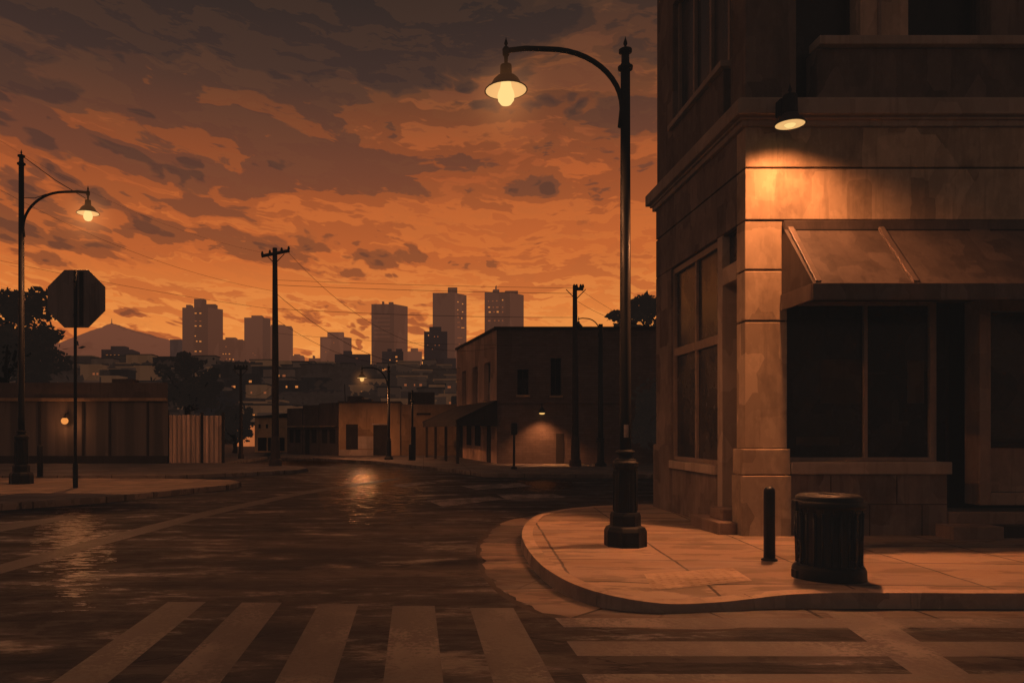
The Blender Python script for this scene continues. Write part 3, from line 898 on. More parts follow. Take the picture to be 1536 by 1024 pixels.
# ------------------------------------------------------------------ bollards
def bollard(px, py, h, r, label, mat):
    q = P(px, py, SW)
    root = empty('bollard', (q.x, q.y, SW), label, 'bollard', 'black bollards')
    MB().lathe([(r, SW), (r, SW+h-.06), (r*.92, SW+h-.03), (r*.55, SW+h-.005), (r*.05, SW+h)], q.x, q.y, 16).build('post', mat, root)
    MB().lathe([(r*1.45, SW+.001), (r*1.4, SW+.02), (r*1.02, SW+.03)], q.x, q.y, 16).build('base_plate', mat, root)
bollard(1154, 840, .88, .064, 'slim black bollard beside the litter bin', M_black)
bollard(60, 716, 1.08, .09, 'dark bollard standing behind the tall left street lamp', M_blackfar)
bollard(617, 690, .87, .13, 'stubby dark bollard by the tan stucco building', M_blackfar)

# ------------------------------------------------------------------ litter bin
q = P(1243, 866, SW)
tx, ty = q.x, q.y
s = ty / F
root = empty('trash_can', (tx, ty, SW), 'round black metal litter bin with domed lid and fluted body', 'litter bin')
Hh = (866-744)*s
rr = 46*s
b = MB(); prof = [(rr*.93, SW+.10), (rr*.97, SW+.35), (rr*1.0, SW+Hh-.1)]
nseg = 72; vs = []; fs = []
zs_ = [SW+.08, SW+.2, SW+.45, SW+.65, SW+Hh-.10]
for j, z_ in enumerate(zs_):
    f = .93 + .06*j/(len(zs_)-1)
    for k in range(nseg):
        a = 2*PI*k/nseg
        fl = 1.0
        if 0 < j < len(zs_)-1: fl = 1 - (.085 if (k % 6) in (2, 3, 4) else 0)
        else: fl = 1
        vs.append((tx + rr*f*fl*math.cos(a), ty + rr*f*fl*math.sin(a), z_))
for j in range(len(zs_)-1):
    for k in range(nseg):
        l = (k+1) % nseg
        fs.append((j*nseg+k, j*nseg+l, (j+1)*nseg+l, (j+1)*nseg+k))
b.add(vs, fs)
b.build('body', M_bin, root)
b = MB()
for k in range(24):
    a = 2*PI*(k+.5)/24
    x_, y_ = math.cos(a), math.sin(a)
    b.tube([(tx+rr*.945*x_, ty+rr*.945*y_, SW+.16), (tx+rr*.985*x_, ty+rr*.985*y_, SW+Hh-.16)], .014, 6)
b.build('ribs', M_bin, root)
MB().lathe([(rr*1.10, SW), (rr*1.10, SW+.10), (rr*1.04, SW+.14), (rr*.9, SW+.15)], tx, ty, 40).build('base', M_black, root, bevel=.004)
MB().lathe([(rr*.95, SW+Hh-.12), (rr*1.09, SW+Hh-.12), (rr*1.10, SW+Hh-.05), (rr*1.0, SW+Hh-.035), (rr*.97, SW+Hh-.03)], tx, ty, 40).build('rim', M_black, root)
lid = MB().lathe([(rr*.99, SW+Hh-.035), (rr*.98, SW+Hh-.0), (rr*.88, SW+Hh+.022), (rr*.45, SW+Hh+.03), (rr*.33, SW+Hh+.028), (rr*.30, SW+Hh-.03)], tx, ty, 40, cap=False).build('lid', M_black, root)
MB().lathe([(rr*.32, SW+Hh-.028), (rr*.02, SW+Hh-.03)], tx, ty, 24).build('opening', M_dark, lid)
for sx in (-1, 1):
    MB().box(tx+sx*rr*1.03, tx+sx*rr*1.14, ty-.05, ty+.05, SW+Hh-.15, SW+Hh-.04).build('handle', M_black, root, bevel=.01)
    MB().box(tx+sx*rr*1.0, tx+sx*rr*1.15, ty-.06, ty+.06, SW+.002, SW+.09).build('foot', M_black, root, bevel=.01)

# ------------------------------------------------------------------ CORNER BUILDING
X0, Y0 = 4.72, 11.28
YB, XR, ZT = 15.60, 15.0, 10.6
fx = lambda px: (px - CX) * Y0 / F
fz = lambda py: CZ + (HY - py) * Y0 / F
bld = empty('corner_building', (X0, Y0, SW), 'stone corner shop building with metal awning, dark shop windows and overhanging cornice', 'building')
G = .012
# core (dark, behind the stone facing)
MB().box(X0+.45, XR-.05, Y0+.75, YB-.02, SW-.1, ZT-.1).build('core', M_dark, bld)
# corner pier
pr = 5.345
mb = MB()
for z0, z1 in ((1.43, 3.29), (3.315, 4.04), (4.065, 4.775)):
    mb.box(X0, pr, Y0, Y0+.30, z0, z1)
mb.build('pier', M_limestone, bld, bevel=.012)
MB().box(X0+.02, pr-.02, Y0+.02, Y0+.28, SW, 4.79).build('pier_core', M_darkdoor, bld)
mb = MB(); mb.box(X0-.07, pr+.03, Y0-.07, Y0+.31, SW-.05, 1.035); mb.box(X0-.055, pr+.02, Y0-.055, Y0+.305, 1.05, 1.425)
mb.build('plinth', M_limestone, bld, bevel=.012)
# frieze: two courses over both facades
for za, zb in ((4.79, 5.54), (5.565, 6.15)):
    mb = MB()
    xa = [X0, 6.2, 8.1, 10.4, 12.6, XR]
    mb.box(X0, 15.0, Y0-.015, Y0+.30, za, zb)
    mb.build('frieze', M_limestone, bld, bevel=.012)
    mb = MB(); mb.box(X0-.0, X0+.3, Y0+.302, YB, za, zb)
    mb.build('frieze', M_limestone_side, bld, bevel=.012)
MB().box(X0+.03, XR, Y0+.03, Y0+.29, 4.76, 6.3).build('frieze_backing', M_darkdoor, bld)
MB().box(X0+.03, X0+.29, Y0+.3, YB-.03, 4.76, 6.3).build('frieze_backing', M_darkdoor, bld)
# cornice
mb = MB()
def ell(o, za, zb):
    pts = [(X0-o, Y0-o), (XR, Y0-o), (XR, Y0+.2), (X0+.2, Y0+.2), (X0+.2, YB+o), (X0-o, YB+o)]
    mb.prism(pts, za, zb)
ell(.06, 6.15, 6.235); ell(.10, 6.235, 6.27); ell(.17, 6.285, 6.50); ell(.12, 6.50, 6.545)
mb.build('cornice', M_trim, bld, bevel=.01)
# upper storey, front
UF = Y0 + .02
mb = MB()
mb.box(X0+.02, 5.49, UF, UF+.5, 6.53, ZT)
mb.box(8.36, 9.3, UF, UF+.4, 6.53, ZT)
mb.box(9.3, XR, UF, UF+.4, 6.53, 7.3); mb.box(5.49, 8.36, UF, UF+.4, 9.6, ZT); mb.box(9.3, XR, UF, UF+.4, 7.3, ZT)
mb.build('upper_wall', M_uwall, bld, bevel=.015)
MB().box(5.78, 8.36, UF-.03, UF+.3, 6.53, 7.31).build('window_apron', M_uwall, bld, bevel=.01)
MB().box(5.77, 9.8, UF-.13, UF+.2, 7.325, 7.455).build('ledge', M_trim, bld, bevel=.012)
MB().box(6.45, 7.16, UF+.03, UF+.4, 7.46, 9.6).build('light_panel', stone('pale panel', (.50, .34, .23, 1), .8, 1.5), bld, bevel=.01)
MB().box(6.70, 6.74, UF+.0, UF+.03, 7.46, 9.6).build('pier_rib', M_frame, bld)
# upper windows front
def window(parent, x0, x1, z0, z1, y, cols, rail=None, fw=.05, gl=None, nm='window', dep=.06, mat=None):
    mat = mat or M_frame
    r = MB()
    r.box(x0, x0+fw, y-dep, y, z0, z1); r.box(x1-fw, x1, y-dep, y, z0, z1)
    r.box(x0+fw, x1-fw, y-dep, y, z1-fw, z1); r.box(x0+fw, x1-fw, y-dep, y, z0, z0+fw)
    w = r.build('window', mat, parent, bevel=.004)
    for c in cols: MB().box(c-fw*.5, c+fw*.5, y-dep*.9, y-.004, z0+fw, z1-fw).build('mullion', mat, w, bevel=.004)
    if rail: MB().box(x0+fw, x1-fw, y-dep*.8, y-.008, rail-fw*.6, rail+fw*.6).build('rail', mat, w, bevel=.004)
    MB().box(x0+.01, x1-.01, y, y+.02, z0+.01, z1-.01).build('pane', gl or M_glass, w)
    return w
window(bld, 5.50, 6.44, 6.56, 9.6, UF+.36, [], gl=M_glass, mat=M_darkdoor)
window(bld, 7.17, 8.34, 7.47, 9.6, UF+.36, [], gl=M_glass, mat=M_darkdoor, fw=.04)
# lintel behind awning + shop front
mb = MB()
mb.box(pr+.003, XR, Y0+.02, Y0+.3, 3.62, 4.78)
mb.build('lintel', M_darkdoor, bld)
# awning
az0, azt = 3.455, 3.68
ay1 = Y0 - .93
xa0, xa1 = 5.255, 13.0
ztop = 4.76
aw = MB()
aw.box(xa0, xa1, Y0-.10, Y0-.018, 4.56, ztop)
a_o = aw.build('awning', M_awning, bld, bevel=.006)
sl = MB()   # sloping sheet
def slp(x, t):   # t 0 top, 1 bottom
    return (x, (Y0-.10)*(1-t) + (ay1+.03)*t, 4.62*(1-t) + (azt-.0)*t)
v = [slp(xa0+.02, 0), slp(xa1, 0), slp(xa1, 1), slp(xa0+.02, 1)]
v2 = [(p_[0], p_[1]+.02, p_[2]-.03) for p_ in v]
sl.hexa([v2[3], v2[2], v2[1], v2[0], v[3], v[2], v[1], v[0]])
sl.build('slope_panel', M_awning, a_o)
for xr in (5.30, 6.62):
    rb = MB(); w_r = .05
    vv_ = [slp(xr, 0), slp(xr+w_r*1.6, 0), slp(xr+w_r*1.6, 1), slp(xr, 1)]
    up = [(p_[0], p_[1]-.015, p_[2]+.045) for p_ in vv_]
    rb.hexa([vv_[3], vv_[2], vv_[1], vv_[0], up[3], up[2], up[1], up[0]])
    rb.build('rib', M_awning_edge, a_o, bevel=.006)
for xa_, xb_ in ((5.42, 7.95), (8.25, 10.8)):
    MB().box(xa_, xb_, Y0-.115, Y0-.101, 4.60, 4.625).build('shadow_strip', M_dark, a_o)  # raised dark strip stands in for the shaded recess line
sp = MB()   # end panel
sp.add([(xa0, Y0-.02, az0), (xa0, ay1, az0), (xa0, ay1, azt), (xa0, Y0-.10, 4.62), (xa0, Y0-.02, 4.70),
        (xa0+.02, Y0-.02, az0), (xa0+.02, ay1, az0), (xa0+.02, ay1, azt), (xa0+.02, Y0-.10, 4.62), (xa0+.02, Y0-.02, 4.70)],
       [(0,1,2,3,4), (9,8,7,6,5), (0,5,6,1), (1,6,7,2), (2,7,8,3), (3,8,9,4), (4,9,5,0)])
sp.build('end_panel', M_awning, a_o)
va = MB(); va.box(xa0-.025, xa1, ay1-.05, ay1, az0, azt); va.build('valance', M_awning_edge, a_o, bevel=.008)
va = MB(); va.box(xa0-.025, xa0-.002, ay1, Y0-.02, az0, azt); va.build('valance', M_awning_edge, a_o, bevel=.006)
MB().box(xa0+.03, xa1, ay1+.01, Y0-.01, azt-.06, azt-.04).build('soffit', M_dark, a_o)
# front shop window
sy = Y0 + .24
window(bld, pr+.02, 7.62, 1.24, 3.62, sy, [6.61], fw=.055, gl=M_glass)
for a_, b_, c_, d_ in ((1243, 1306, 604, 536), (1376, 1402, 604, 538), (1206, 1272, 668, 655)):
    MB().box(fx(a_), fx(b_), sy-.004, sy-.001, fz(c_), fz(d_)).build('pane_patch', M_pane_patch, bld)  # slightly lighter rectangles laid on the shop window pane
MB().box(pr+.03, 7.73, Y0-.07, sy+.05, 1.055, 1.235).build('sill', M_trim, bld, bevel=.012)
mb = MB()
xx = [pr+.03, 5.95, 6.55, 7.2, 7.70]
mb.box(pr+.035, 7.70, Y0+.0, Y0+.3, SW-.05, 1.05)
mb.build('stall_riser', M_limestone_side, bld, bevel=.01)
mb = MB()
for xj, z0, z1 in ((5.98, .62, 1.03), (6.55, SW, .60), (6.95, .62, 1.03), (7.32, SW, .60)): mb.box(xj, xj+.012, Y0-.003, Y0, z0, z1)
mb.box(pr+.05, 7.69, Y0-.004, Y0, .605, .617)
mb.build('riser_joint', M_darkdoor, bld)
# recessed door
dr = MB(); dr.box(7.735, 8.155, Y0+.62, Y0+.66, .50, 3.6); door = dr.build('door', M_darkdoor, bld, bevel=.005)
MB().box(7.80, 8.09, Y0+.615, Y0+.62, 1.2, 3.3).build('pane', M_glass, door)
MB().tube([(7.80, Y0+.58, 1.25), (7.80, Y0+.58, 1.6)], .012, 6).build('handle', M_black, door)
MB().box(7.64, 7.70, Y0+.24, Y0+.74, 1.24, 3.62).build('door_jamb', M_frame, bld)
# pilaster and panelled front
mb = MB()
mb.box(8.16, 8.33, Y0-.02, Y0+.3, .60, 3.62); mb.box(8.33, 9.55, Y0-.02, Y0+.2, .60, .78); mb.box(9.38, 9.55, Y0-.02, Y0+.2, .78, 3.62); mb.box(8.33, 9.38, Y0-.01, Y0+.2, 3.45, 3.62)
mb.build('pilaster', M_frame, bld, bevel=.01)
window(bld, 8.335, 9.375, 1.52, 3.44, Y0+.14, [], fw=.05, gl=M_glass2, mat=M_darkdoor)
mb = MB(); mb.box(8.335, 9.375, Y0+.08, Y0+.16, .785, 1.44); mb.build('lower_panel', M_frame, bld, bevel=.01)
MB().box(8.335, 9.375, Y0+.04, Y0+.18, 1.44, 1.515).build('panel_rail', M_darkdoor, bld, bevel=.008)
window(bld, 9.56, 14.8, 1.24, 3.62, sy, [11.2, 13.0], fw=.055)
MB().box(9.56, 15, Y0, Y0+.3, SW-.05, 1.23).build('stall_riser', M_limestone_side, bld, bevel=.01)
# steps front right
MB().box(7.71, 9.55, Y0-.03, Y0+.62, SW-.03, .50).build('step', M_step, bld, bevel=.012)
MB().box(7.50, 8.22, Y0-.42, Y0-.032, SW-.03, .335).build('step', M_step, bld, bevel=.012)
MB().box(8.223, 9.7, Y0-.25, Y0-.032, SW-.03, .325).build('step', M_darkdoor, bld, bevel=.012)
# ---- left facade (faces the cross street)
def wbox(y0, y1, z0, z1, o=0.0, d=.3): return (X0-o, X0+d, y0, y1, z0, z1)
mb = MB(); mb.box(*wbox(11.585, 12.14, 3.98, 4.26)); mb.build('door_lintel', M_trim, bld, bevel=.01)
window_side = MB()
mb = MB(); mb.box(*wbox(12.14, 12.34, SW, 4.78)); mb.build('door_pilaster', M_trim, bld, bevel=.01)
MB().box(X0+.26, X0+.30, 11.59, 12.14, .5, 3.98).build('door', M_darkdoor, bld)
mb = MB(); mb.box(X0+.12, X0+.14, 11.59, 12.14, 4.27, 4.78); mb.build('transom_window', M_glass, bld)
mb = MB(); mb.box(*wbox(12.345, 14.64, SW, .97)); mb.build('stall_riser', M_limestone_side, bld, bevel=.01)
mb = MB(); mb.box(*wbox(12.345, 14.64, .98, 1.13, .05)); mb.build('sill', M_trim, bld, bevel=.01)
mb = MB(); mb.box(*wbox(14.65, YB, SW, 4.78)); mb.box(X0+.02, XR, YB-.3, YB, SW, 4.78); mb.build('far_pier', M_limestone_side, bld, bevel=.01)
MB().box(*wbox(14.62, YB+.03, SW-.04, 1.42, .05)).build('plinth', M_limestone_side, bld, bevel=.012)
# side shop window (frame bars lie in the facade plane)
wy0, wy1, wz0, wz1 = 12.35, 14.64, 1.14, 4.77
fxp = X0 + .10
mb = MB(); fw = .07
mb.box(fxp-.06, fxp, wy0, wy0+fw, wz0, wz1); mb.box(fxp-.06, fxp, wy1-fw, wy1, wz0, wz1)
mb.box(fxp-.06, fxp, wy0+fw, wy1-fw, wz1-fw*1.6, wz1); mb.box(fxp-.06, fxp, wy0+fw, wy1-fw, wz0, wz0+fw)
sw_ = mb.build('window', M_frame, bld, bevel=.005)
MB().box(fxp-.05, fxp-.004, 13.42, 13.50, wz0+fw, wz1-fw*1.6).build('mullion', M_frame, sw_, bevel=.005)
MB().box(fxp-.055, fxp-.002, wy0+fw, 13.42, 3.10, 3.25).build('rail', M_frame, sw_, bevel=.005)
MB().box(fxp-.055, fxp-.002, 13.50, wy1-fw, 3.10, 3.25).build('rail', M_frame, sw_, bevel=.005)
MB().box(fxp, fxp+.02, wy0+.01, wy1-.01, wz0+.01, wz1-.01).build('pane', M_glass2, sw_)
# side steps
MB().box(X0-.36, X0-.075, 11.36, 12.55, SW-.03, .33).build('step', M_step, bld, bevel=.012)
MB().box(X0-.20, X0+.26, 11.60, 12.13, .332, .50).build('step', M_step, bld, bevel=.012)
# upper storey, side
mb = MB()
mb.box(X0+.02, X0+.4, UF+.5, 11.86, 6.53, ZT); mb.box(X0+.02, X0+.4, 14.62, YB, 6.53, ZT)
mb.box(X0+.02, X0+.4, 12.14, 14.62, 6.53, 7.42); mb.box(X0+.02, X0+.4, 11.86, 14.62, 9.8, ZT); mb.box(X0+.4, XR, YB-.3, YB, 6.3, ZT)
mb.build('upper_wall', M_uwall, bld, bevel=.015)
MB().box(X0-.06, X0+.3, 12.06, 14.70, 7.42, 7.52).build('ledge', M_trim, bld, bevel=.01)
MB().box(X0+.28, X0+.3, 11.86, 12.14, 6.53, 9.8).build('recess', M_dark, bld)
mb = MB()
for ya in (12.14, 12.92, 13.72, 14.54): mb.box(X0+.12, X0+.18, ya, ya+.08, 7.52, 9.8)
uw = mb.build('window', M_frame, bld, bevel=.005)
MB().box(X0+.18, X0+.2, 12.15, 14.6, 7.53, 9.79).build('pane', M_glass2, uw)
MB().box(X0-.08, XR, Y0-.08, YB, ZT, ZT+.2).build('roof', M_uwall, bld)

# wall lamp on the corner building
wx, wy = fx(1185)-.18, Y0 - .42
wx = VX(1185, wy)
wl = empty('wall_lamp', (wx, wy, VZ(187, wy)), 'lit black barn-style wall lamp fixed on cornice of the corner building', 'wall lamp', 'lit wall lamps')
zb = VZ(187, wy)
sh = MB().lathe([(.25, zb), (.247, zb+.015), (.205, zb+.06), (.14, zb+.13), (.12, zb+.17), (.11, zb+.16), (.19, zb+.05), (.235, zb+.004)], wx, wy, 28, cap=False).build('lamp_shade', M_shade, wl)
MB().lathe([(.225, zb-.001), (.15, zb+.006), (.01, zb+.010)], wx, wy, 24, cap=False).build('reflector', M_reflector, sh)
MB().lathe([(.115, zb+.165), (.12, zb+.19), (.115, zb+.44), (.10, zb+.465), (.05, zb+.48)], wx, wy, 18).build('housing', M_black, wl)
t = MB(); finial(t, wx, wy, zb+.47, .62); t.build('finial', M_black, wl)
MB().box(wx-.13, wx-.03, wy+.05, Y0-.175, zb+.18, zb+.44).build('bracket', M_black, wl, bevel=.01)
MB().lathe([(.01, zb-.05), (.06, zb-.035), (.09, zb-.004)], wx, wy, 16).build('bulb', M_bulb, wl)
wl.scale = (.86, .86, .90)
lamp_light('lamp_glow', (wx-.04, wy-.14, zb-.05), 300, 'SPOT', cone=148, blend=.85, parent=wl, r=.10, aim=(.04, .06, -1), col=(1, .35, .125), soft_fall=True)

# ------------------------------------------------------------------ TWO-STOREY BRICK BUILDING across the street
YC = 35.6
XC = VX(745, YC)
zt2 = VZ(494, YC)
bb = empty('brick_building', (XC, YC, SW), 'dark two-storey brick building with parapet and lean-to porch on its left side', 'building')
A = Vector((XC, YC)); Bk = Vector((VX(685, 44.8), 44.8))
zback = zt2
XE = 22.0
front_open = [(VX(776, YC), VX(793, YC), VZ(592, YC), VZ(554, YC)), (VX(826, YC), VX(842, YC), VZ(593, YC), VZ(537, YC))]
# front wall with two window openings
def wall_open(mb, x0, x1, z0, z1, y0, y1, ops):
    ops = sorted(ops); cx = x0
    for (a, b, c, d) in ops:
        mb.box(cx, a, y0, y1, z0, z1); mb.box(a, b, y0, y1, z0, c); mb.box(a, b, y0, y1, d, z1); cx = b
    mb.box(cx, x1, y0, y1, z0, z1)
mb = MB(); wall_open(mb, XC, XE, SW, zt2, YC, YC+.35, front_open)
mb.build('wall', M_brick, bb)
for a, b, c, d in front_open:
    f = MB(); f.box(a-.06, b+.06, YC-.06, YC+.2, c-.10, c); w = f.build('window', M_tan, bb)
    MB().box(a, b, YC+.22, YC+.24, c, d).build('pane', M_glass, w)
    MB().box((a+b)/2-.02, (a+b)/2+.02, YC+.18, YC+.21, c, d).build('mullion', M_darkdoor, w)
# side wall (slanting away)
d_ = (Bk - A).normalized(); nrm = Vector((-d_.y, d_.x))
L2 = (Bk - A).length
def sp2(t, o=0.0):  # point along the side wall, o = outward offset
    p_ = A + d_*(t*L2) + nrm*o
    return p_
def sidebox(mb, t0, t1, z0, z1, o0, o1):
    pts = [sp2(t0, o0), sp2(t0, o1), sp2(t1, o1), sp2(t1, o0)]
    mb.prism([(p_.x, p_.y) for p_ in pts], z0, z1)
wins = [(.13, .27), (.42, .55), (.72, .84)]
wz_a, wz_b = 3.1, 5.0
mb = MB(); c0 = .0
sidebox(mb, 0, 1, SW, wz_a, -.35, 0); sidebox(mb, 0, 1, wz_b, zt2, -.35, 0)
prev = 0
for t0, t1 in wins + [(1, 1)]:
    sidebox(mb, prev, t0, wz_a, wz_b, -.35, 0); prev = t1
mb.build('side_wall', M_brick_side, bb)
for i, (t0, t1) in enumerate(wins):
    f = MB(); sidebox(f, t0, t1, wz_a, wz_b, -.26, -.24)
    w = f.build('window', M_glass2, bb)
    f = MB(); sidebox(f, t0-.01, t1+.01, wz_a-.08, wz_a, -.05, .06); f.build('sill', M_tan, w)
    f = MB(); sidebox(f, t0+.02, t1-.02, wz_a+.05, (wz_a+wz_b)/2 + .1*i, -.235, -.225); f.build('blind', M_patch, w)
mb = MB(); mb.box(XC-.12, XE, YC-.12, YC+.4, zt2, zt2+.12); sidebox(mb, -.01, 1, zt2, zt2+.115, -.4, .1)
mb.build('parapet', M_darkdoor, bb)
mb = MB(); mb.prism([(XC+.3, YC+.3), (XE, YC+.3), (XE, 44.8), (Bk.x+.3, 44.8)], zt2-.6, zt2-.3); mb.box(Bk.x+.3, XE, 44.5, 44.8, SW, zt2); mb.box(XE-.3, XE, YC+.4, 44.4, SW, zt2)
mb.build('roof', M_darkdoor, bb)
mb = MB(); mb.box(XC, XE, YC-.07, YC-.001, VZ(603, YC)-.05, VZ(603, YC)+.05); mb.build('string_course', M_brick, bb)
mb = MB(); mb.box(VX(834, YC), VX(846, YC), YC-.02, YC+.0, SW, VZ(650, YC)); mb.build('door', M_darkdoor, bb)
for t0, t1, z0, z1 in ((.12, .2, SW, 2.0), (.35, .48, .9, 2.1), (.58, .70, .9, 2.1), (.82, .92, SW, 2.0)):
    f = MB(); sidebox(f, t0, t1, z0, z1, .001, .02)
    f.build('door' if z0 < .5 else 'window', M_darkdoor, bb)
# porch
eo = 1.9
zi, ze = VZ(600, YC), 2.2
porch = MB()
q = [sp2(-.02, .02), sp2(1.02, .02), sp2(1.02, eo+.1), sp2(-.02, eo)]
zz = [zi, zi, ze, ze]
porch.add([(p_.x, p_.y, z_) for p_, z_ in zip(q, zz)] + [(p_.x, p_.y, z_-.10) for p_, z_ in zip(q, zz)], [(0,1,2,3), (7,6,5,4), (0,4,5,1), (1,5,6,2), (2,6,7,3), (3,7,4,0)])
po = porch.build('porch_roof', M_darkdoor, bb)
f = MB(); sidebox(f, -.02, 1.02, ze-.32, ze-.02, eo-.02, eo+.06); f.build('fascia', M_darkdoor, po)
f = MB()
e0, e1 = sp2(-.02, .02), sp2(-.02, eo)
f.add([(e0.x, e0.y, ze-.3), (e1.x, e1.y, ze-.3), (e1.x, e1.y, ze), (e0.x, e0.y, zi)], [(0,1,2,3)]); f.build('gable', M_darkdoor, po)
for t_ in (.02, .34, .66, .98):
    c_ = sp2(t_, eo-.1)
    MB().box(c_.x-.07, c_.x+.07, c_.y-.07, c_.y+.07, SW, ze-.05).build('porch_post', M_wood, bb)

# its wall lamp
lx = VX(813, YC-.35); lz = VZ(619, YC-.35)
wl2 = empty('wall_lamp', (lx, YC-.35, lz), 'small lit wall lamp on the dark brick wall across the street', 'wall lamp', 'lit wall lamps')
s2 = MB().lathe([(.17, lz), (.16, lz+.03), (.10, lz+.16), (.05, lz+.22), (.02, lz+.3)], lx, YC-.35, 18).build('lamp_shade', M_blackfar, wl2)
MB().ball((lx, YC-.35, lz-.015), .13, 14, 8, (1, 1, .45)).build('bulb', M_bulb_far, wl2)
MB().tube([(lx, YC-.35, lz+.25), (lx, YC-.3, lz+.42), (lx, YC-.02, lz+.42)], .02, 6).build('arm', M_blackfar, wl2)
lamp_light('lamp_glow', (lx, YC-.62, lz-.1), 130, 'SPOT', cone=120, blend=.8, parent=wl2, r=.10, aim=(0, .10, -1), soft_fall=True)

# pedestrian signal post
p = P(771, 703, SW)
rt = empty('pedestrian_signal', (p.x, p.y, SW), 'small dark signal box on thin post at the far kerb', 'signal')
MB().tube([p, (p.x, p.y, VZ(650, p.y))], .045, 8).build('post', M_blackfar, rt)
MB().lathe([(.14, SW), (.12, SW+.08), (.05, SW+.12)], p.x, p.y, 10).build('base', M_blackfar, rt)
zc0, zc1 = VZ(652, p.y), VZ(634, p.y)
MB().box(p.x-.13, p.x+.13, p.y-.10, p.y+.12, zc0, zc1).build('housing', M_blackfar, rt, bevel=.05)
MB().box(p.x-.10, p.x+.10, p.y-.16, p.y-.10, (zc0+zc1)/2+.1, zc1-.02).build('visor', M_blackfar, rt, bevel=.01)

# ------------------------------------------------------------------ utility poles and wires
def pole(px, py, topy, label, arm=None, r=.13, grp='utility poles', tilt=0):
    p = P(px, py, SW)
    rt = empty('utility_pole', (p.x, p.y, SW), label, 'utility pole', grp)
    zt = VZ(topy, p.y)
    MB().tube([(p.x, p.y, SW), (p.x, p.y, zt*.5), (p.x-.02, p.y, zt)], [r*1.15, r, r*.72], 10).build('pole', M_wood, rt)
    MB().lathe([(r*2.0, SW), (r*1.9, SW+.25), (r*1.5, SW+.3), (r*1.35, SW+1.1), (r*1.15, SW+1.3)], p.x, p.y, 10, smooth=False).build('base', M_wood, rt)
    s = p.y/F
    if arm:
        ya, wl_, wr_ = arm
        za = VZ(ya, p.y)
        m = MB(); a0 = Vector((p.x - wl_*s, p.y-.12, za - tilt)); a1 = Vector((p.x + wr_*s, p.y-.12, za + tilt))
        m.tube([a0, a1], .075, 4, smooth=False)
        c = m.build('crossarm', M_wood, rt)
        for f_ in (.03, .3, .72, .97):
            q = a0.lerp(a1, f_)
            MB().lathe([(.05, q.z+.05), (.06, q.z+.1), (.03, q.z+.2)], q.x, q.y, 8).build('insulator', M_wood, c)
        for sgn_ in (-1, 1):
            MB().tube([(p.x, p.y-.1, za-.45), (p.x + sgn_*.42, p.y-.12, za-.02)], .02, 5).build('brace', M_wood, rt)
    return p
pm = pole(413, 698, 372, 'tall wooden utility pole with crossarm on the pavement tip, centre left', (381, 20, 22), .145, tilt=.12)
pf = pole(361.5, 688, 548, 'short distant utility pole beside the leafy street tree', (552.5, 9, 10), .085)
pr_ = pole(863, 699, 428, 'utility pole in front of the dark brick wall', (434, 3, 11), .13)
pp = P(620, 690, SW)
rt = empty('service_mast', (pp.x, pp.y, SW), 'dark metal post with thin mast before the tan stucco wall', 'post')
MB().box(pp.x-.12, pp.x+.12, pp.y-.12, pp.y+.12, SW, VZ(640, pp.y)).build('cabinet', M_blackfar, rt, bevel=.02)
MB().tube([(pp.x-.05, pp.y, VZ(641, pp.y)), (pp.x-.05, pp.y, VZ(585, pp.y))], .05, 8).build('mast', M_blackfar, rt)
MB().lathe([(.1, VZ(604, pp.y)), (.12, VZ(602, pp.y)), (.05, VZ(598, pp.y))], pp.x-.05, pp.y, 8).build('cap', M_blackfar, rt)

def wire(a, b, sag, r, label):
    a = Vector(a); b = Vector(b); pts = []
    for i in range(25):
        t = i/24; q = a.lerp(b, t); q.z -= sag*4*t*(1-t); pts.append(q)
    mid_ = a
    o = MB().tube(pts, r*.55, 4).build('power_line', M_wire, loc=a)
    tag(o, label, 'power line', 'overhead power lines')
Ym, Yr = pm.y, pr_.y
ytop = Vector((pm.x-.5, Ym-.12, VZ(380, Ym))); ytop2 = Vector((pm.x+.55, Ym-.12, VZ(378, Ym)))
wire(V(-120, 130, 28), ytop, .9, .006, 'thin cable dropping from upper left to the central pole crossarm')
wire(V(-60, 250, 30), (pm.x, Ym, VZ(437, Ym)), .7, .010, 'lower thick cable coming from the left to the middle of the central pole')
wire((pm.x, Ym, VZ(439, Ym)), V(690, 552, 40), 1.1, .020, 'cable running from the central pole down right to the porch building')
wire((pm.x, Ym, VZ(478, Ym)), V(590, 545, 40.5), .5, .016, 'low service cable from central pole to the background lamp')
wire(ytop2, V(745, 520, 36), 1.6, .014, 'fine cable from the crossarm right end to the brick building roof')
wire((pm.x+.1, Ym, VZ(420, Ym)), (pr_.x, Yr, VZ(432, Yr)), .05, .013, 'topmost level cable between the two tall utility poles')
wire((pm.x+.1, Ym, VZ(427.5, Ym)), (pr_.x, Yr, VZ(440, Yr)), .06, .016, 'second level cable between the two tall utility poles')
wire((pm.x+.1, Ym, VZ(463, Ym)), (pr_.x, Yr, VZ(476, Yr)), .10, .016, 'third level cable between the two tall utility poles')
wire((pm.x+.1, Ym, VZ(500, Ym)), (pr_.x, Yr, VZ(516, Yr)), .2, .010, 'lowest faint cable between the two tall utility poles')
wire((pr_.x+.2, Yr, VZ(434, Yr)), V(1010, 500, 40), .3, .012, 'cable from the right pole crossarm going down right')
wire((pr_.x+.1, Yr, VZ(452, Yr)), V(960, 487, 36), .2, .014, 'lower cable from right pole to behind the near lamp')
wire(V(-80, 372, 34), (pm.x, Ym, VZ(464, Ym)), .2, .012, 'faint cable behind the octagonal sign reaching the central pole')
wire((pf.x, pf.y, VZ(584, pf.y)), (pm.x, Ym, VZ(570, Ym)), .5, .014, 'short slack cable between distant pole and central pole')
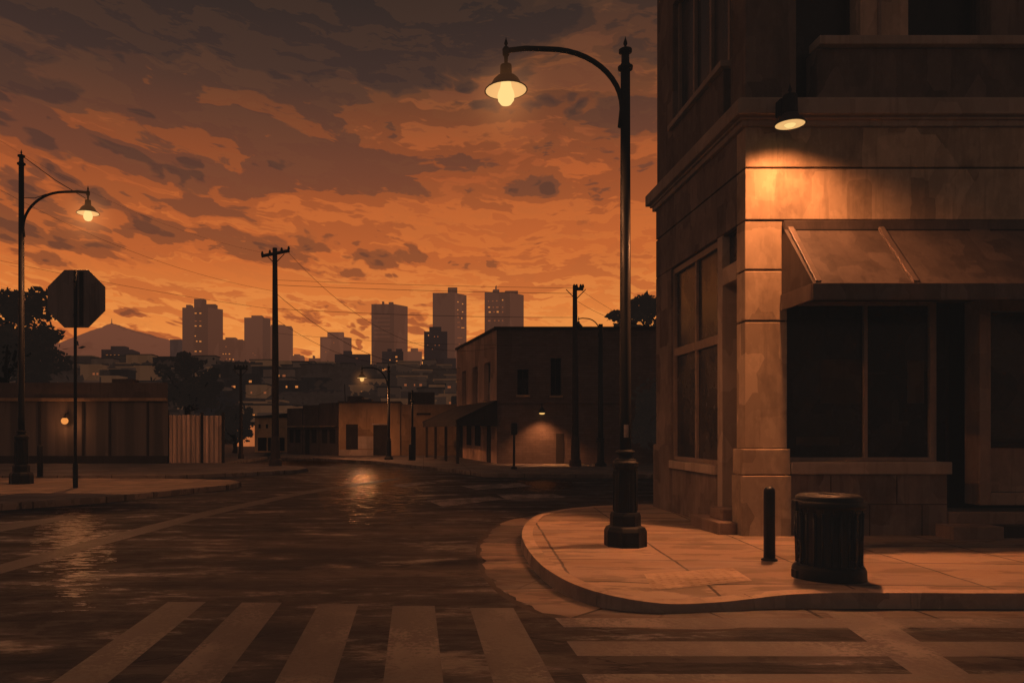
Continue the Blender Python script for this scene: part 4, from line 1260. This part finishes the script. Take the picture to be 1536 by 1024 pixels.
wire(V(585, 560, 40.5), V(742, 552, 45), .6, .012, 'thin cable from background lamp post to the brick building')

# ------------------------------------------------------------------ shed, fence
YS = 36.0
sx1 = VX(252, YS); sx0 = -46
zs1 = VZ(600, YS)
sh_ = empty('shed', (sx1, YS, SW), 'long low metal-sided shed with flat parapet roof on the left', 'shed')
MB().prism([(sx0, YS), (sx1, YS), (VX(249, YS+8), YS+8), (sx0, YS+8)], SW, zs1).build('wall', M_shed, sh_)
MB().box(sx0, sx1-.01, YS-.25, YS+.0, zs1-.05, zs1+.10).build('eave', M_tan, sh_, bevel=.02)
MB().prism([(sx0, YS-.18), (sx1+.05, YS-.18), (VX(250, YS+8), YS+8), (sx0, YS+8)], zs1+.105, VZ(574, YS)).build('parapet', M_brownwall, sh_)
MB().box(VX(168, YS+1), VX(197, YS+1), YS+1, YS+2, VZ(574, YS), VZ(568, YS+1)).build('roof_unit', M_brownwall, sh_)
for px_ in (60, 125, 165, 222):
    MB().box(VX(px_, YS)-.05, VX(px_, YS)+.05, YS-.06, YS-.001, SW, zs1-.06).build('batten', M_darkdoor, sh_)
MB().box(sx0, sx1, YS-.10, YS-.001, SW, SW+.35).build('plinth', M_darkdoor, sh_)
ox, oz, oy = VX(97, YS-.35), VZ(631, YS-.35), YS-.35
wl3 = empty('wall_lamp', (ox, oy, oz), 'round orange globe lamp glowing on the shed wall', 'wall lamp', 'lit wall lamps')
MB().ball((ox, oy, oz), .16, 16, 10).build('globe', M_orb, wl3)
MB().tube([(ox, oy, oz+.14), (ox, oy+.05, oz+.34), (ox, oy+.34, oz+.36)], .025, 6).build('arm', M_blackfar, wl3)
MB().lathe([(.1, oz+.10), (.07, oz+.19)], ox, oy, 10).build('cap', M_blackfar, wl3)
lamp_light('lamp_glow', (ox, oy-.28, oz-.05), 22, 'POINT', parent=wl3, r=.12)
# things by the shed wall
for i_, (px_, nm_) in enumerate(((88, 1), (96, 2))):
    pass
# corrugated fence
YF = 36.4
fr = empty('corrugated_fence', (VX(252, YF), YF, SW), 'pale corrugated sheet fence with two panels between shed and street tree', 'fence')
zf = VZ(622, YF)
def corr(x0, x1, z1, nm):
    mb = MB(); n_ = int((x1-x0)/.11)
    vs = []
    for i in range(n_*2+1):
        xx_ = x0 + (x1-x0)*i/(n_*2)
        yy_ = YF + (.03 if i % 2 else -.03)
        jz = random.uniform(-.02, .02)
        vs += [(xx_, yy_, SW), (xx_, yy_, z1 + jz)]
    mb.add(vs, [(2*i, 2*i+2, 2*i+3, 2*i+1) for i in range(n_*2)])
    return mb.build(nm, M_fence, fr)
corr(VX(253, YF), VX(302, YF), zf, 'panel'); corr(VX(305, YF), VX(334, YF), zf-.03, 'panel')
for px_ in (303.5, 335, 252):
    MB().box(VX(px_, YF)-.06, VX(px_, YF)+.06, YF-.1, YF+.02, SW, zf+.12).build('post', M_darkdoor, fr)

# ------------------------------------------------------------------ low row of buildings, middle distance
YR = 46.9
xb0, xb1 = VX(508, YR), VX(690, YR)
zr = VZ(604, YR)
tanb = empty('stucco_building', (xb0, YR, SW), 'long low tan stucco building with patched wall and boarded openings', 'building', 'low buildings across the street')
MB().box(xb0, VX(600, YR), YR, YR+9, SW, zr).build('wall', M_tan2, tanb)
MB().box(VX(600, YR)+.01, xb1+2, YR+.25, YR+9, SW, zr-.08).build('wing_wall', M_tan, tanb)
MB().box(xb0-.05, VX(600, YR)+.05, YR-.1, YR+9, zr, zr+.1).build('parapet', M_brownwall, tanb)
for a, b, c, d, mt, nm in ((519, 537, 636, 674, M_darkdoor, 'window'), (560, 581, 637, 682.5, M_darkdoor, 'doorway'), (537, 560, 654, 673, M_patch, 'plaster_patch'), (508.5, 560, 674, 683, M_patch, 'base_course')):
    MB().box(VX(a, YR), VX(b, YR), YR-.03, YR-.001, VZ(d, YR), VZ(c, YR)).build(nm, mt, tanb)
MB().box(VX(558, YR), VX(584, YR), YR-.12, YR-.031, VZ(637, YR), VZ(635, YR)).build('door_hood', M_patch, tanb)
for a, b, c, d in ((521, 543, 604, 594), (546, 557, 604, 598), (612, 652, 605, 588)):
    MB().box(VX(a, YR+3), VX(b, YR+3), YR+3, YR+5, zr-.05, VZ(c-(c-d), YR+3)).build('roof_unit', M_brownwall, tanb)
MB().box(VX(625, YR), VX(646, YR), YR+.17, YR+.249, VZ(622, YR), VZ(619, YR)).build('sign_bracket', M_darkdoor, tanb)
MB().tube([(VX(518, YR+4), YR+4, zr), (VX(517, YR+4), YR+4, VZ(576, YR+4))], .03, 5).build('antenna', M_wood, tanb)
# dark brown row
dk = empty('dark_shopfront', (VX(508, YR), YR, SW), 'dark brown stepped row of low shopfronts left of the tan building', 'building', 'low buildings across the street')
a_ = Vector((VX(507, YR), YR)); b_ = Vector((VX(430, 50.5), 50.5))
cuts = [0, .36, .68, 1]
for i in range(3):
    p0 = a_.lerp(b_, cuts[i]); p1 = a_.lerp(b_, cuts[i+1]-.01)
    zt_ = [VZ(603.5, YR), VZ(606, YR), VZ(610, YR)][i]
    q = Vector((0, 7))
    MB().prism([(p1.x, p1.y), (p0.x, p0.y), (p0.x, p0.y+7), (p1.x, p1.y+7)], SW, zt_).build('wall', M_brownwall, dk)
    d__ = (p1-p0); nn = Vector((d__.y, -d__.x)).normalized()
    if nn.y > 0: nn = -nn
    for f0, f1, z0, z1, nm in ((.12, .42, .9, 1.75, 'window'), (.55, .82, .9 if i != 1 else SW, 1.75, 'window' if i != 1 else 'door')):
        u0 = p0 + d__*f0 + nn*.03; u1 = p0 + d__*f1 + nn*.03
        MB().add([(u1.x, u1.y, z0), (u0.x, u0.y, z0), (u0.x, u0.y, z1), (u1.x, u1.y, z1)], [(0,1,2,3)]).build(nm, M_dark, dk)
    u0 = p0 + nn*.02; u1 = p1 + nn*.02; v0 = p0 + nn*.35; v1 = p1 + nn*.35
    MB().add([(u0.x, u0.y, 1.98), (u1.x, u1.y, 1.98), (v1.x, v1.y, 1.9), (v0.x, v0.y, 1.9)], [(0,1,2,3)]).build('canopy', M_tan, dk)
# far-left ochre house
YL = 54
oc = empty('ochre_house', (VX(382, YL), YL, SW), 'small ochre house with dark doors at the bend of the street', 'building', 'low buildings across the street')
MB().box(VX(382, YL), VX(434, YL), YL, YL+8, SW, VZ(626, YL)).build('wall', stone('bright ochre', (.8, .5, .27, 1), .7, .5), oc)  # wall in a brighter ochre base colour
MB().prism([(VX(381, YL), YL-.2), (VX(436, YL), YL-.2), (VX(436, YL), YL+8), (VX(381, YL), YL+8)], VZ(626, YL), [VZ(624.5, YL), VZ(619, YL), VZ(619, YL), VZ(624.5, YL)]).build('roof', M_darkdoor, oc)
for a, b in ((387, 400), (402, 411), (419, 427)):
    MB().box(VX(a, YL), VX(b, YL), YL-.03, YL-.001, SW+.1, VZ(656, YL)).build('door', M_darkdoor, oc)
for a in (388, 399):
    MB().box(VX(a, YL), VX(a+3, YL), YL-.03, YL-.001, VZ(642, YL), VZ(636, YL)).build('window', M_darkdoor, oc)
# invented house end, emissive wall standing in for street-end lamp glow
YG = 74
gl = empty('glow_house', (VX(360, YG), YG, SW), 'distant added house end, its glowing wall standing in for lamp glow under the street tree', 'building')
MB().box(VX(356, YG), VX(392, YG), YG, YG+6, SW, VZ(638, YG)).build('wall', flat_haze('glowing far wall', (.4, .25, .15, 1), lin(196, 110, 62), .75, .9, .8), gl)
MB().box(VX(352, YG), VX(396, YG), YG-.3, YG+6.3, VZ(638, YG), VZ(634, YG)).build('roof', M_darkdoor, gl)
MB().box(VX(367, YG), VX(371, YG), YG-.04, YG-.001, VZ(655, YG), VZ(646, YG)).build('window', M_lit, gl)

# ------------------------------------------------------------------ TREES
def tree(px, Y, top, bot, halfw, label, zbase=SW, leaves=3200, size=.2, mat=None, trunk_r=.16, seed=1, zc_fac=None, grp='broad leafy trees'):
    rnd = random.Random(seed)
    mat = mat or M_leaf
    x = VX(px, Y); zt_, zb_ = VZ(top, Y), VZ(bot, Y)
    hw = halfw*Y/F
    rt = empty('tree', (x, Y, zbase), label, 'tree', grp)
    cz_ = (zt_+zb_)/2; hh = (zt_-zb_)/2
    tr = MB()
    tr.tube([(x, Y, zbase), (x+.05, Y, zbase+(zb_-zbase)*.6), (x-.05, Y, zb_+hh*.3), (x+.1, Y, cz_+hh*.4)], [trunk_r*1.3, trunk_r, trunk_r*.8, trunk_r*.3], 8)
    clumps = []
    for i in range(34):
        for _ in range(30):
            a = rnd.uniform(0, 2*PI); u = rnd.uniform(-1, 1); r = rnd.uniform(.45, .95)
            q = Vector((math.cos(a)*math.sqrt(1-u*u)*r, math.sin(a)*math.sqrt(1-u*u)*r, u*r))
            if q.z > -.75: break
        clumps.append(((x+q.x*hw, Y+q.y*hw, cz_+q.z*hh), rnd.uniform(.15, .29)))
    for c, r in clumps[:12]:
        st = Vector((x, Y, zb_ + hh*rnd.uniform(.0, .5))); e = Vector(c)
        m_ = st.lerp(e, .5) + Vector((rnd.uniform(-.1, .1)*hw, 0, -.08*hh))
        tr.tube([st, m_, e], [trunk_r*.5, trunk_r*.3, trunk_r*.08], 6)
    tr.build('trunk', M_bark, rt)
    lf = MB()
    for i in range(leaves):
        c, r = clumps[rnd.randrange(len(clumps))] if rnd.random() > .12 else ((x+max(-.8, min(.8, rnd.gauss(0, .4)))*hw, Y+max(-.8, min(.8, rnd.gauss(0, .4)))*hw, cz_+max(-.8, min(.8, rnd.gauss(0, .4)))*hh), .2)
        g = Vector((rnd.gauss(0, 1), rnd.gauss(0, 1), rnd.gauss(0, 1))); g.normalize()
        g *= r*rnd.uniform(.3, 1.0)**.6
        pz = Vector((c[0]+g.x*hw, c[1]+g.y*hw, c[2]+g.z*hh*.9))
        s_ = size*rnd.uniform(.6, 1.5)
        a = Vector((rnd.gauss(0, 1), rnd.gauss(0, 1), rnd.gauss(0, .7))).normalized()
        b = a.cross(Vector((rnd.gauss(0, 1), rnd.gauss(0, 1), rnd.gauss(0, 1)))).normalized()
        lf.add([pz-a*s_, pz-b*s_*.45, pz+a*s_*.2-b*s_*.5, pz+a*s_, pz+b*s_*.55, pz-a*s_*.3+b*s_*.45], [(0,1,2,3,4,5)])
    lf.build('crown', mat, rt)
    return rt
tree(8, 41, 428, 590, 98, 'large dark tree behind the shed at the left edge', leaves=6500, size=.19, trunk_r=.3, seed=3)
tree(282, 43, 532, 622, 50, 'rounded dark tree rising behind the corrugated fence', leaves=4600, size=.15, trunk_r=.2, seed=5)
tree(352, 52, 600, 668, 28, 'smaller tree at the end of the fence by the street', leaves=2600, size=.15, trunk_r=.14, seed=8)
tree(1006, 52, 432, 520, 84, 'dark tree showing above the brick building roof', leaves=5000, size=.22, trunk_r=.3, seed=11)
tree(1012, 33.2, 545, 690, 62, 'shadowy bushy tree against the brick wall beside the corner building', leaves=4500, size=.16, trunk_r=.12, seed=14)
tree(322, 60, 585, 640, 30, 'dim tree farther down the street behind the fence end', leaves=2200, size=.2, trunk_r=.15, seed=21, mat=M_leaf_far)

# ------------------------------------------------------------------ SKYLINE
def tower(name_lbl, px0, px1, top, Y, split, matf, mats, pent=(), lit=(), base_z=None, grp='city skyline towers', depth=None, bands=None):
    """front face px0..split, receding side split..px1"""
    x0, xs_, x1 = VX(px0, Y), VX(split, Y), VX(px1, Y)
    zt_ = VZ(top, Y)
    bz = terrain_h((x0+x1)/2, Y) - 2 if base_z is None else base_z
    rt = empty('tower_block', ((x0+x1)/2, Y, bz), name_lbl, 'tower block', grp)
    w = max(x1-x0, 6)
    dpt = (x1-xs_)*1.6 + 4 if depth is None else depth
    if split >= px1 - .5: pts = [(x0, Y), (x1, Y), (x1-1, Y+12), (x0+1, Y+12)]
    else: pts = [(x0, Y+ .5), (xs_, Y), (x1, Y+dpt*.55), (x0 + (x1-xs_), Y+dpt)]
    MB().prism(pts, bz, zt_).build('wall', mats[0], rt)
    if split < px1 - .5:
        # side face gets its own tone, painting in how the western glow falls
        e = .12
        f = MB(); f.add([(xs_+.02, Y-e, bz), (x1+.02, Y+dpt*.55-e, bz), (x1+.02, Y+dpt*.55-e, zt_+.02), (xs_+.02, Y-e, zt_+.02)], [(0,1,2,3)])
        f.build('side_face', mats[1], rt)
    for a, b, t_ in pent:
        MB().box(VX(a, Y+3), VX(b, Y+3), Y+3, Y+8, zt_-.3, VZ(t_, Y+3)).build('rooftop_unit', mats[0], rt)
    if bands:
        for i in range(bands[2]):
            zc_ = VZ(bands[0] + (bands[1]-bands[0])*i/(bands[2]-1), Y)
            MB().box(VX(bands[3], Y), VX(bands[4], Y), Y-.2, Y+.6, zc_-.5, zc_+.5).build('window_band', mats[1], rt)
    for a, b_, w_, h_, kind in lit:
        side = a > split
        yw = Y - .35 if not side else Y + dpt*.55*((a-split)/(px1-split)) - .6
        MB().box(VX(a, yw), VX(a+w_*.75, yw), yw-.05, yw, VZ(b_+h_*.75, yw), VZ(b_, yw)).build('lit_window' , M_lit if kind else M_lit_dim, rt)
    return rt
TA = tower_mat(1, (86, 55, 42)); TB = tower_mat(2, (110, 68, 46)); TC = tower_mat(3, (96, 60, 45)); TD = tower_mat(4, (106, 66, 49)); TE = tower_mat(5, (50, 37, 33)); TF = tower_mat(6, (150, 88, 58)); TG = tower_mat(7, (70, 50, 43))
Lw = lambda *a: list(a)
tower('tallest left tower with stepped rooftop box and central column of lit windows', 273, 329, 461, 430, 312, None, (TA, TC), pent=((279, 286, 457), (291, 306, 448), (308, 323, 456)),
      lit=[(292, 469, 4, 2, 1), (299, 469, 4, 2, 1), (292, 481, 4, 1.5, 0), (299, 481, 4, 1.5, 0), (292, 488, 4, 2, 1), (299, 488, 4, 2, 1), (292, 503, 2.5, 2, 1), (294, 511, 3, 2, 1), (299, 511, 4, 2.5, 1), (292, 526, 4, 2, 1), (299, 526, 4, 2, 1)])
MB_ = None
tower('low dark block just left of the tallest left tower', 255, 272, 509, 440, 272, None, (TG, TG))
tower('mid-height block right of the tallest left tower with scattered lit windows', 328, 364, 509, 420, 364, None, (TC, TC), pent=((338, 353, 506),),
      lit=[(338, 519, 2.5, 2, 0), (334, 530, 2, 1.7, 1), (338, 530, 2, 1.7, 1), (343, 530, 3, 1.7, 1), (339, 537.5, 2, 2, 0), (344, 537.5, 2, 2, 1), (349, 538, 2.5, 2.5, 1), (344, 545, 2, 3, 1)])
tower('plain slab tower with small roof cap left of the central pole', 366, 403, 476, 460, 394, None, (TC, TA), pent=((377, 393, 473),), lit=[(379, 529, 1.5, 1.5, 0), (382, 532, 1.5, 1.5, 0)])
tower('shorter pinkish tower partly behind the central pole', 402, 437, 489, 480, 437, None, (TD, TD), pent=((406, 426, 487),))
tower('small pale block right of the central pole', 437, 455, 533, 470, 455, None, (TD, TD), pent=((441, 449, 531),))
tower('tiny block with a roof spike between two towers', 463, 480, 537, 440, 480, None, (TC, TC), pent=((469, 471, 533),))
tower('broad stepped pinkish tower left of centre', 480, 526, 505, 490, 515, None, (TD, TC), pent=((491, 515, 498),), lit=[(500, 513, 2, 2, 0), (488, 527, 2, 2, 0)])
tower('box tower with horizontal window bands near the centre', 557, 611, 456, 450, 591, None, (TA, TC), pent=((573, 576, 452), (583, 590, 453)), bands=(474, 505, 6, 561, 585))
tower('tallest centre tower with rooftop box and lit right-hand side', 649, 701, 439, 460, 682, None, (TA, TC), pent=((672, 686, 431),),
      lit=[(686, 452, 2.5, 2, 1), (693, 455, 2.5, 2, 1), (686, 464, 2, 2, 1), (693, 467, 2.5, 2, 1), (686, 470, 2, 2, 0), (686, 475, 3, 2, 0), (692, 476, 2, 3, 1), (686, 483, 5, 1.2, 0), (692, 491, 6, 1.5, 1), (686, 490, 5, 1.5, 0), (686, 506, 10, 1.5, 0), (688, 515, 3, 1.5, 0)])
tower('small dark stepped tower in front of the tallest centre tower', 636, 671, 497, 400, 671, None, (TE, TE), pent=((644, 662, 490),),
      lit=[(642, 502, 2, 2, 1), (651, 504, 2, 2, 0), (656, 504, 2, 2, 0), (641, 517, 1.5, 1.5, 0), (652, 517, 2, 1.7, 0), (658, 517, 2, 1.7, 0), (648, 523, 1.5, 1.5, 0)])
tower('wide right tower with rows of lit windows and rooftop mast', 727, 789, 438, 440, 765, None, (TA, TC), pent=((740, 749, 434), (744, 745, 428), (758, 777, 436)),
      lit=[(732, 451, 2, 2, 0), (738, 451, 3, 1.5, 0), (744, 450.5, 3, 2, 0), (753, 449, 2.5, 2.5, 1), (732, 460, 4, 2, 1), (739, 460, 2.5, 2, 0), (744, 460, 5, 2, 0), (753, 460, 2.5, 2, 0), (733, 467, 4, 2.5, 1), (740, 467, 3, 2, 0), (745, 466.5, 4, 3, 1), (753, 467, 2.5, 2.5, 0), (732, 480, 5, 2.5, 0), (741, 480, 3, 2, 0), (747, 480, 3, 2, 0), (753, 480, 2.5, 2, 0)])
tower('pale pinkish block between two centre towers', 604, 633, 527, 430, 633, None, (TD, TD), pent=((616, 627, 522),))
tower('squat dark block with two roof boxes and glowing windows', 573, 605, 527, 380, 605, None, (TE, TE), pent=((581, 587, 523), (594, 603, 523)), lit=[(584, 539, 2.5, 2, 1), (593, 534, 4, 3, 1), (594, 540.5, 3, 2, 1)])
tower('low wide dark block in front of the pinkish tower', 502, 556, 531, 370, 556, None, (TE, TE), pent=((515, 527, 526),), lit=[(533, 537, 5, 1, 0)])
tower('dark squat block with rows of lit windows before the mountain', 152, 198, 524, 330, 198, None, (TE, TE), pent=((166, 187, 519),),
      lit=[(159, 532, 4, 1.6, 1), (165, 532, 3, 1.6, 1), (171, 532, 3, 1.6, 1), (177, 532, 3, 1.6, 1), (188, 532, 3, 1.6, 0), (159, 544, 4, 1.8, 1), (166, 544, 3, 1.8, 0), (178, 544, 4, 1.8, 1), (185, 544, 4, 1.8, 1), (160, 554.5, 14, 1.5, 0), (178, 554.5, 13, 1.5, 1)])
tower('small dark block right of the squat lit block', 200, 227, 541, 330, 227, None, (TE, TE), lit=[(202, 549, 2, 1.5, 0)])
tower('small stepped dark block at the foot of the mountain', 119, 140, 543, 330, 140, None, (TE, TE), pent=((124, 132, 538),))
tower('dark low block with a bright window under the centre towers', 636, 684, 537, 320, 684, None, (TE, TE), lit=[(642, 539, 3, 3, 1), (647, 538.5, 9, 2, 0)])
tower('dark jagged block right of the central pole', 417, 433, 549, 300, 433, None, (TE, TE), pent=((420, 424, 546),), lit=[(425, 555, 2, 6, 1)])

# hillside houses
rnd = random.Random(42)
hm = [flat_haze('house%d' % i, (.06, .045, .035, 1), lin(*c), .75, .6, .3) for i, c in enumerate(((44, 33, 28), (58, 42, 34), (80, 54, 38), (34, 27, 24)))]
spots = []
for i in range(120):
    px_ = rnd.uniform(95, 690); Y_ = rnd.choice([112, 130, 150, 175, 200, 230, 260, 285]) + rnd.uniform(-8, 8)
    spots.append((px_, Y_))
for i, (px_, Y_) in enumerate(spots):
    x_ = VX(px_, Y_); z_ = terrain_h(x_, Y_)
    w_ = rnd.uniform(3.5, 9)*Y_/220; h_ = rnd.uniform(2.2, 4.4)*Y_/260 + .8
    big = rnd.random() < .5
    lit_ = rnd.random() < .38
    rt = empty('hillside_house', (x_, Y_, z_), 'small dim flat-roofed house on the hazy hillside below the towers' if not lit_ else 'small flat-roofed hillside house with glowing windows below the towers', 'house', 'hillside houses' if not lit_ else 'lit hillside houses')
    mt = hm[rnd.randrange(4)]
    MB().box(x_-w_/2, x_+w_/2, Y_, Y_+6, z_-1.5, z_+h_).build('wall', mt, rt)
    MB().box(x_-w_/2-.3, x_+w_/2+.3, Y_-.3, Y_+6.3, z_+h_, z_+h_+.3).build('roof', hm[3] if rnd.random() < .6 else hm[2], rt)
    if lit_:
        for k in range(rnd.randint(1, 3)):
            a = x_ + rnd.uniform(-.4, .4)*w_; s_ = Y_/260
            MB().box(a, a+rnd.uniform(.4, 1.2)*s_, Y_-.08, Y_-.001, z_+h_*.35, z_+h_*.35+.7*s_).build('window', M_lit if rnd.random() < .4 else M_lit_dim, rt)
# far-off wood on the hill
rnd = random.Random(5)
lf = MB()
for i in range(5200):
    px_ = rnd.uniform(-60, 720); Y_ = rnd.uniform(110, 330)
    x_ = VX(px_, Y_)
    if mnoise.noise(Vector((x_*.03, Y_*.03, 1.0))) < .08: continue
    z_ = terrain_h(x_, Y_)
    for k in range(5):
        s_ = rnd.uniform(.7, 1.6)*Y_/260
        c = Vector((x_+rnd.uniform(-2, 2), Y_+rnd.uniform(-2, 2), z_+rnd.uniform(0, 2.6)*Y_/260))
        a = Vector((rnd.gauss(0, 1), rnd.gauss(0, .6), rnd.gauss(0, 1))).normalized()*s_
        b = a.cross(Vector((rnd.gauss(0, .4), 1, rnd.gauss(0, .4)))).normalized()*s_*.7
        lf.add([c-a, c-b, c+a, c+b], [(0,1,2,3)])
tag(lf.build('wooded_slope', flat_haze('far wood', (.03, .025, .02, 1), lin(43, 32, 27), .9, .6, .05, (1, 1, 1))), 'distant scrub and trees covering the hillside', 'wood', kind='stuff')

# mountain
YM = 2600
prof = [(-120, 560), (20, 545), (75, 519), (110, 506), (135, 496), (152, 491), (160, 487), (168, 484.5), (176, 487), (190, 492), (215, 499), (240, 506), (262, 512), (300, 524), (400, 548), (520, 562)]
mb = MB(); rows = 9; cols = []
for i in range(len(prof)-1):
    for k in range(5):
        t = k/5; cols.append((prof[i][0]*(1-t)+prof[i+1][0]*t, prof[i][1]*(1-t)+prof[i+1][1]*t + mnoise.noise(Vector((i*5+k, 0, 0))*.45)*1.2))
cols.append(prof[-1])
for j in range(rows):
    f = j/(rows-1)
    for (a, b) in cols:
        top = VZ(b, YM); x_ = VX(a, YM)
        y_ = YM - 900*f
        z_ = top*(1-f)**1.15 - 30*f + 40*mnoise.noise(Vector((x_*.004, y_*.004, 2)))*f*(1-f)*4
        mb.v.append((x_, y_, z_))
nc = len(cols)
for j in range(rows-1):
    for i in range(nc-1):
        mb.f.append((j*nc+i, (j+1)*nc+i, (j+1)*nc+i+1, j*nc+i+1)); mb.smooth.add(len(mb.f)-1)
tag(mb.build('mountain', M_mount), kind='structure')
x_ = VX(168.5, YM); z_ = VZ(486, YM)
o = MB().tube([(x_, YM-5, z_-6), (x_, YM-5, z_+10), (x_, YM-5, VZ(478, YM))], [2.2, 1.2, .8], 6).build('radio_mast', TG, loc=(x_, YM-5, z_-6))
tag(o, 'thin radio mast on the mountain peak', 'mast')

# ------------------------------------------------------------------ CAMERA, RENDER
cd = bpy.data.cameras.new('camera'); cam = bpy.data.objects.new('camera', cd); COL.objects.link(cam)
cam.location = (0, 0, CZ); cam.rotation_euler = (R(90), 0, 0)
cd.sensor_width = 36; cd.lens = 36*F/1536
cd.shift_x = (768-CX)/1536; cd.shift_y = (HY-512)/1536
cd.clip_start = .1; cd.clip_end = 20000
sc.camera = cam
sc.view_settings.view_transform = 'Standard'; sc.view_settings.look = 'None'; sc.view_settings.exposure = 0; sc.view_settings.gamma = 1
sc.cycles.use_denoising = True
sc.cycles.sample_clamp_indirect = 3
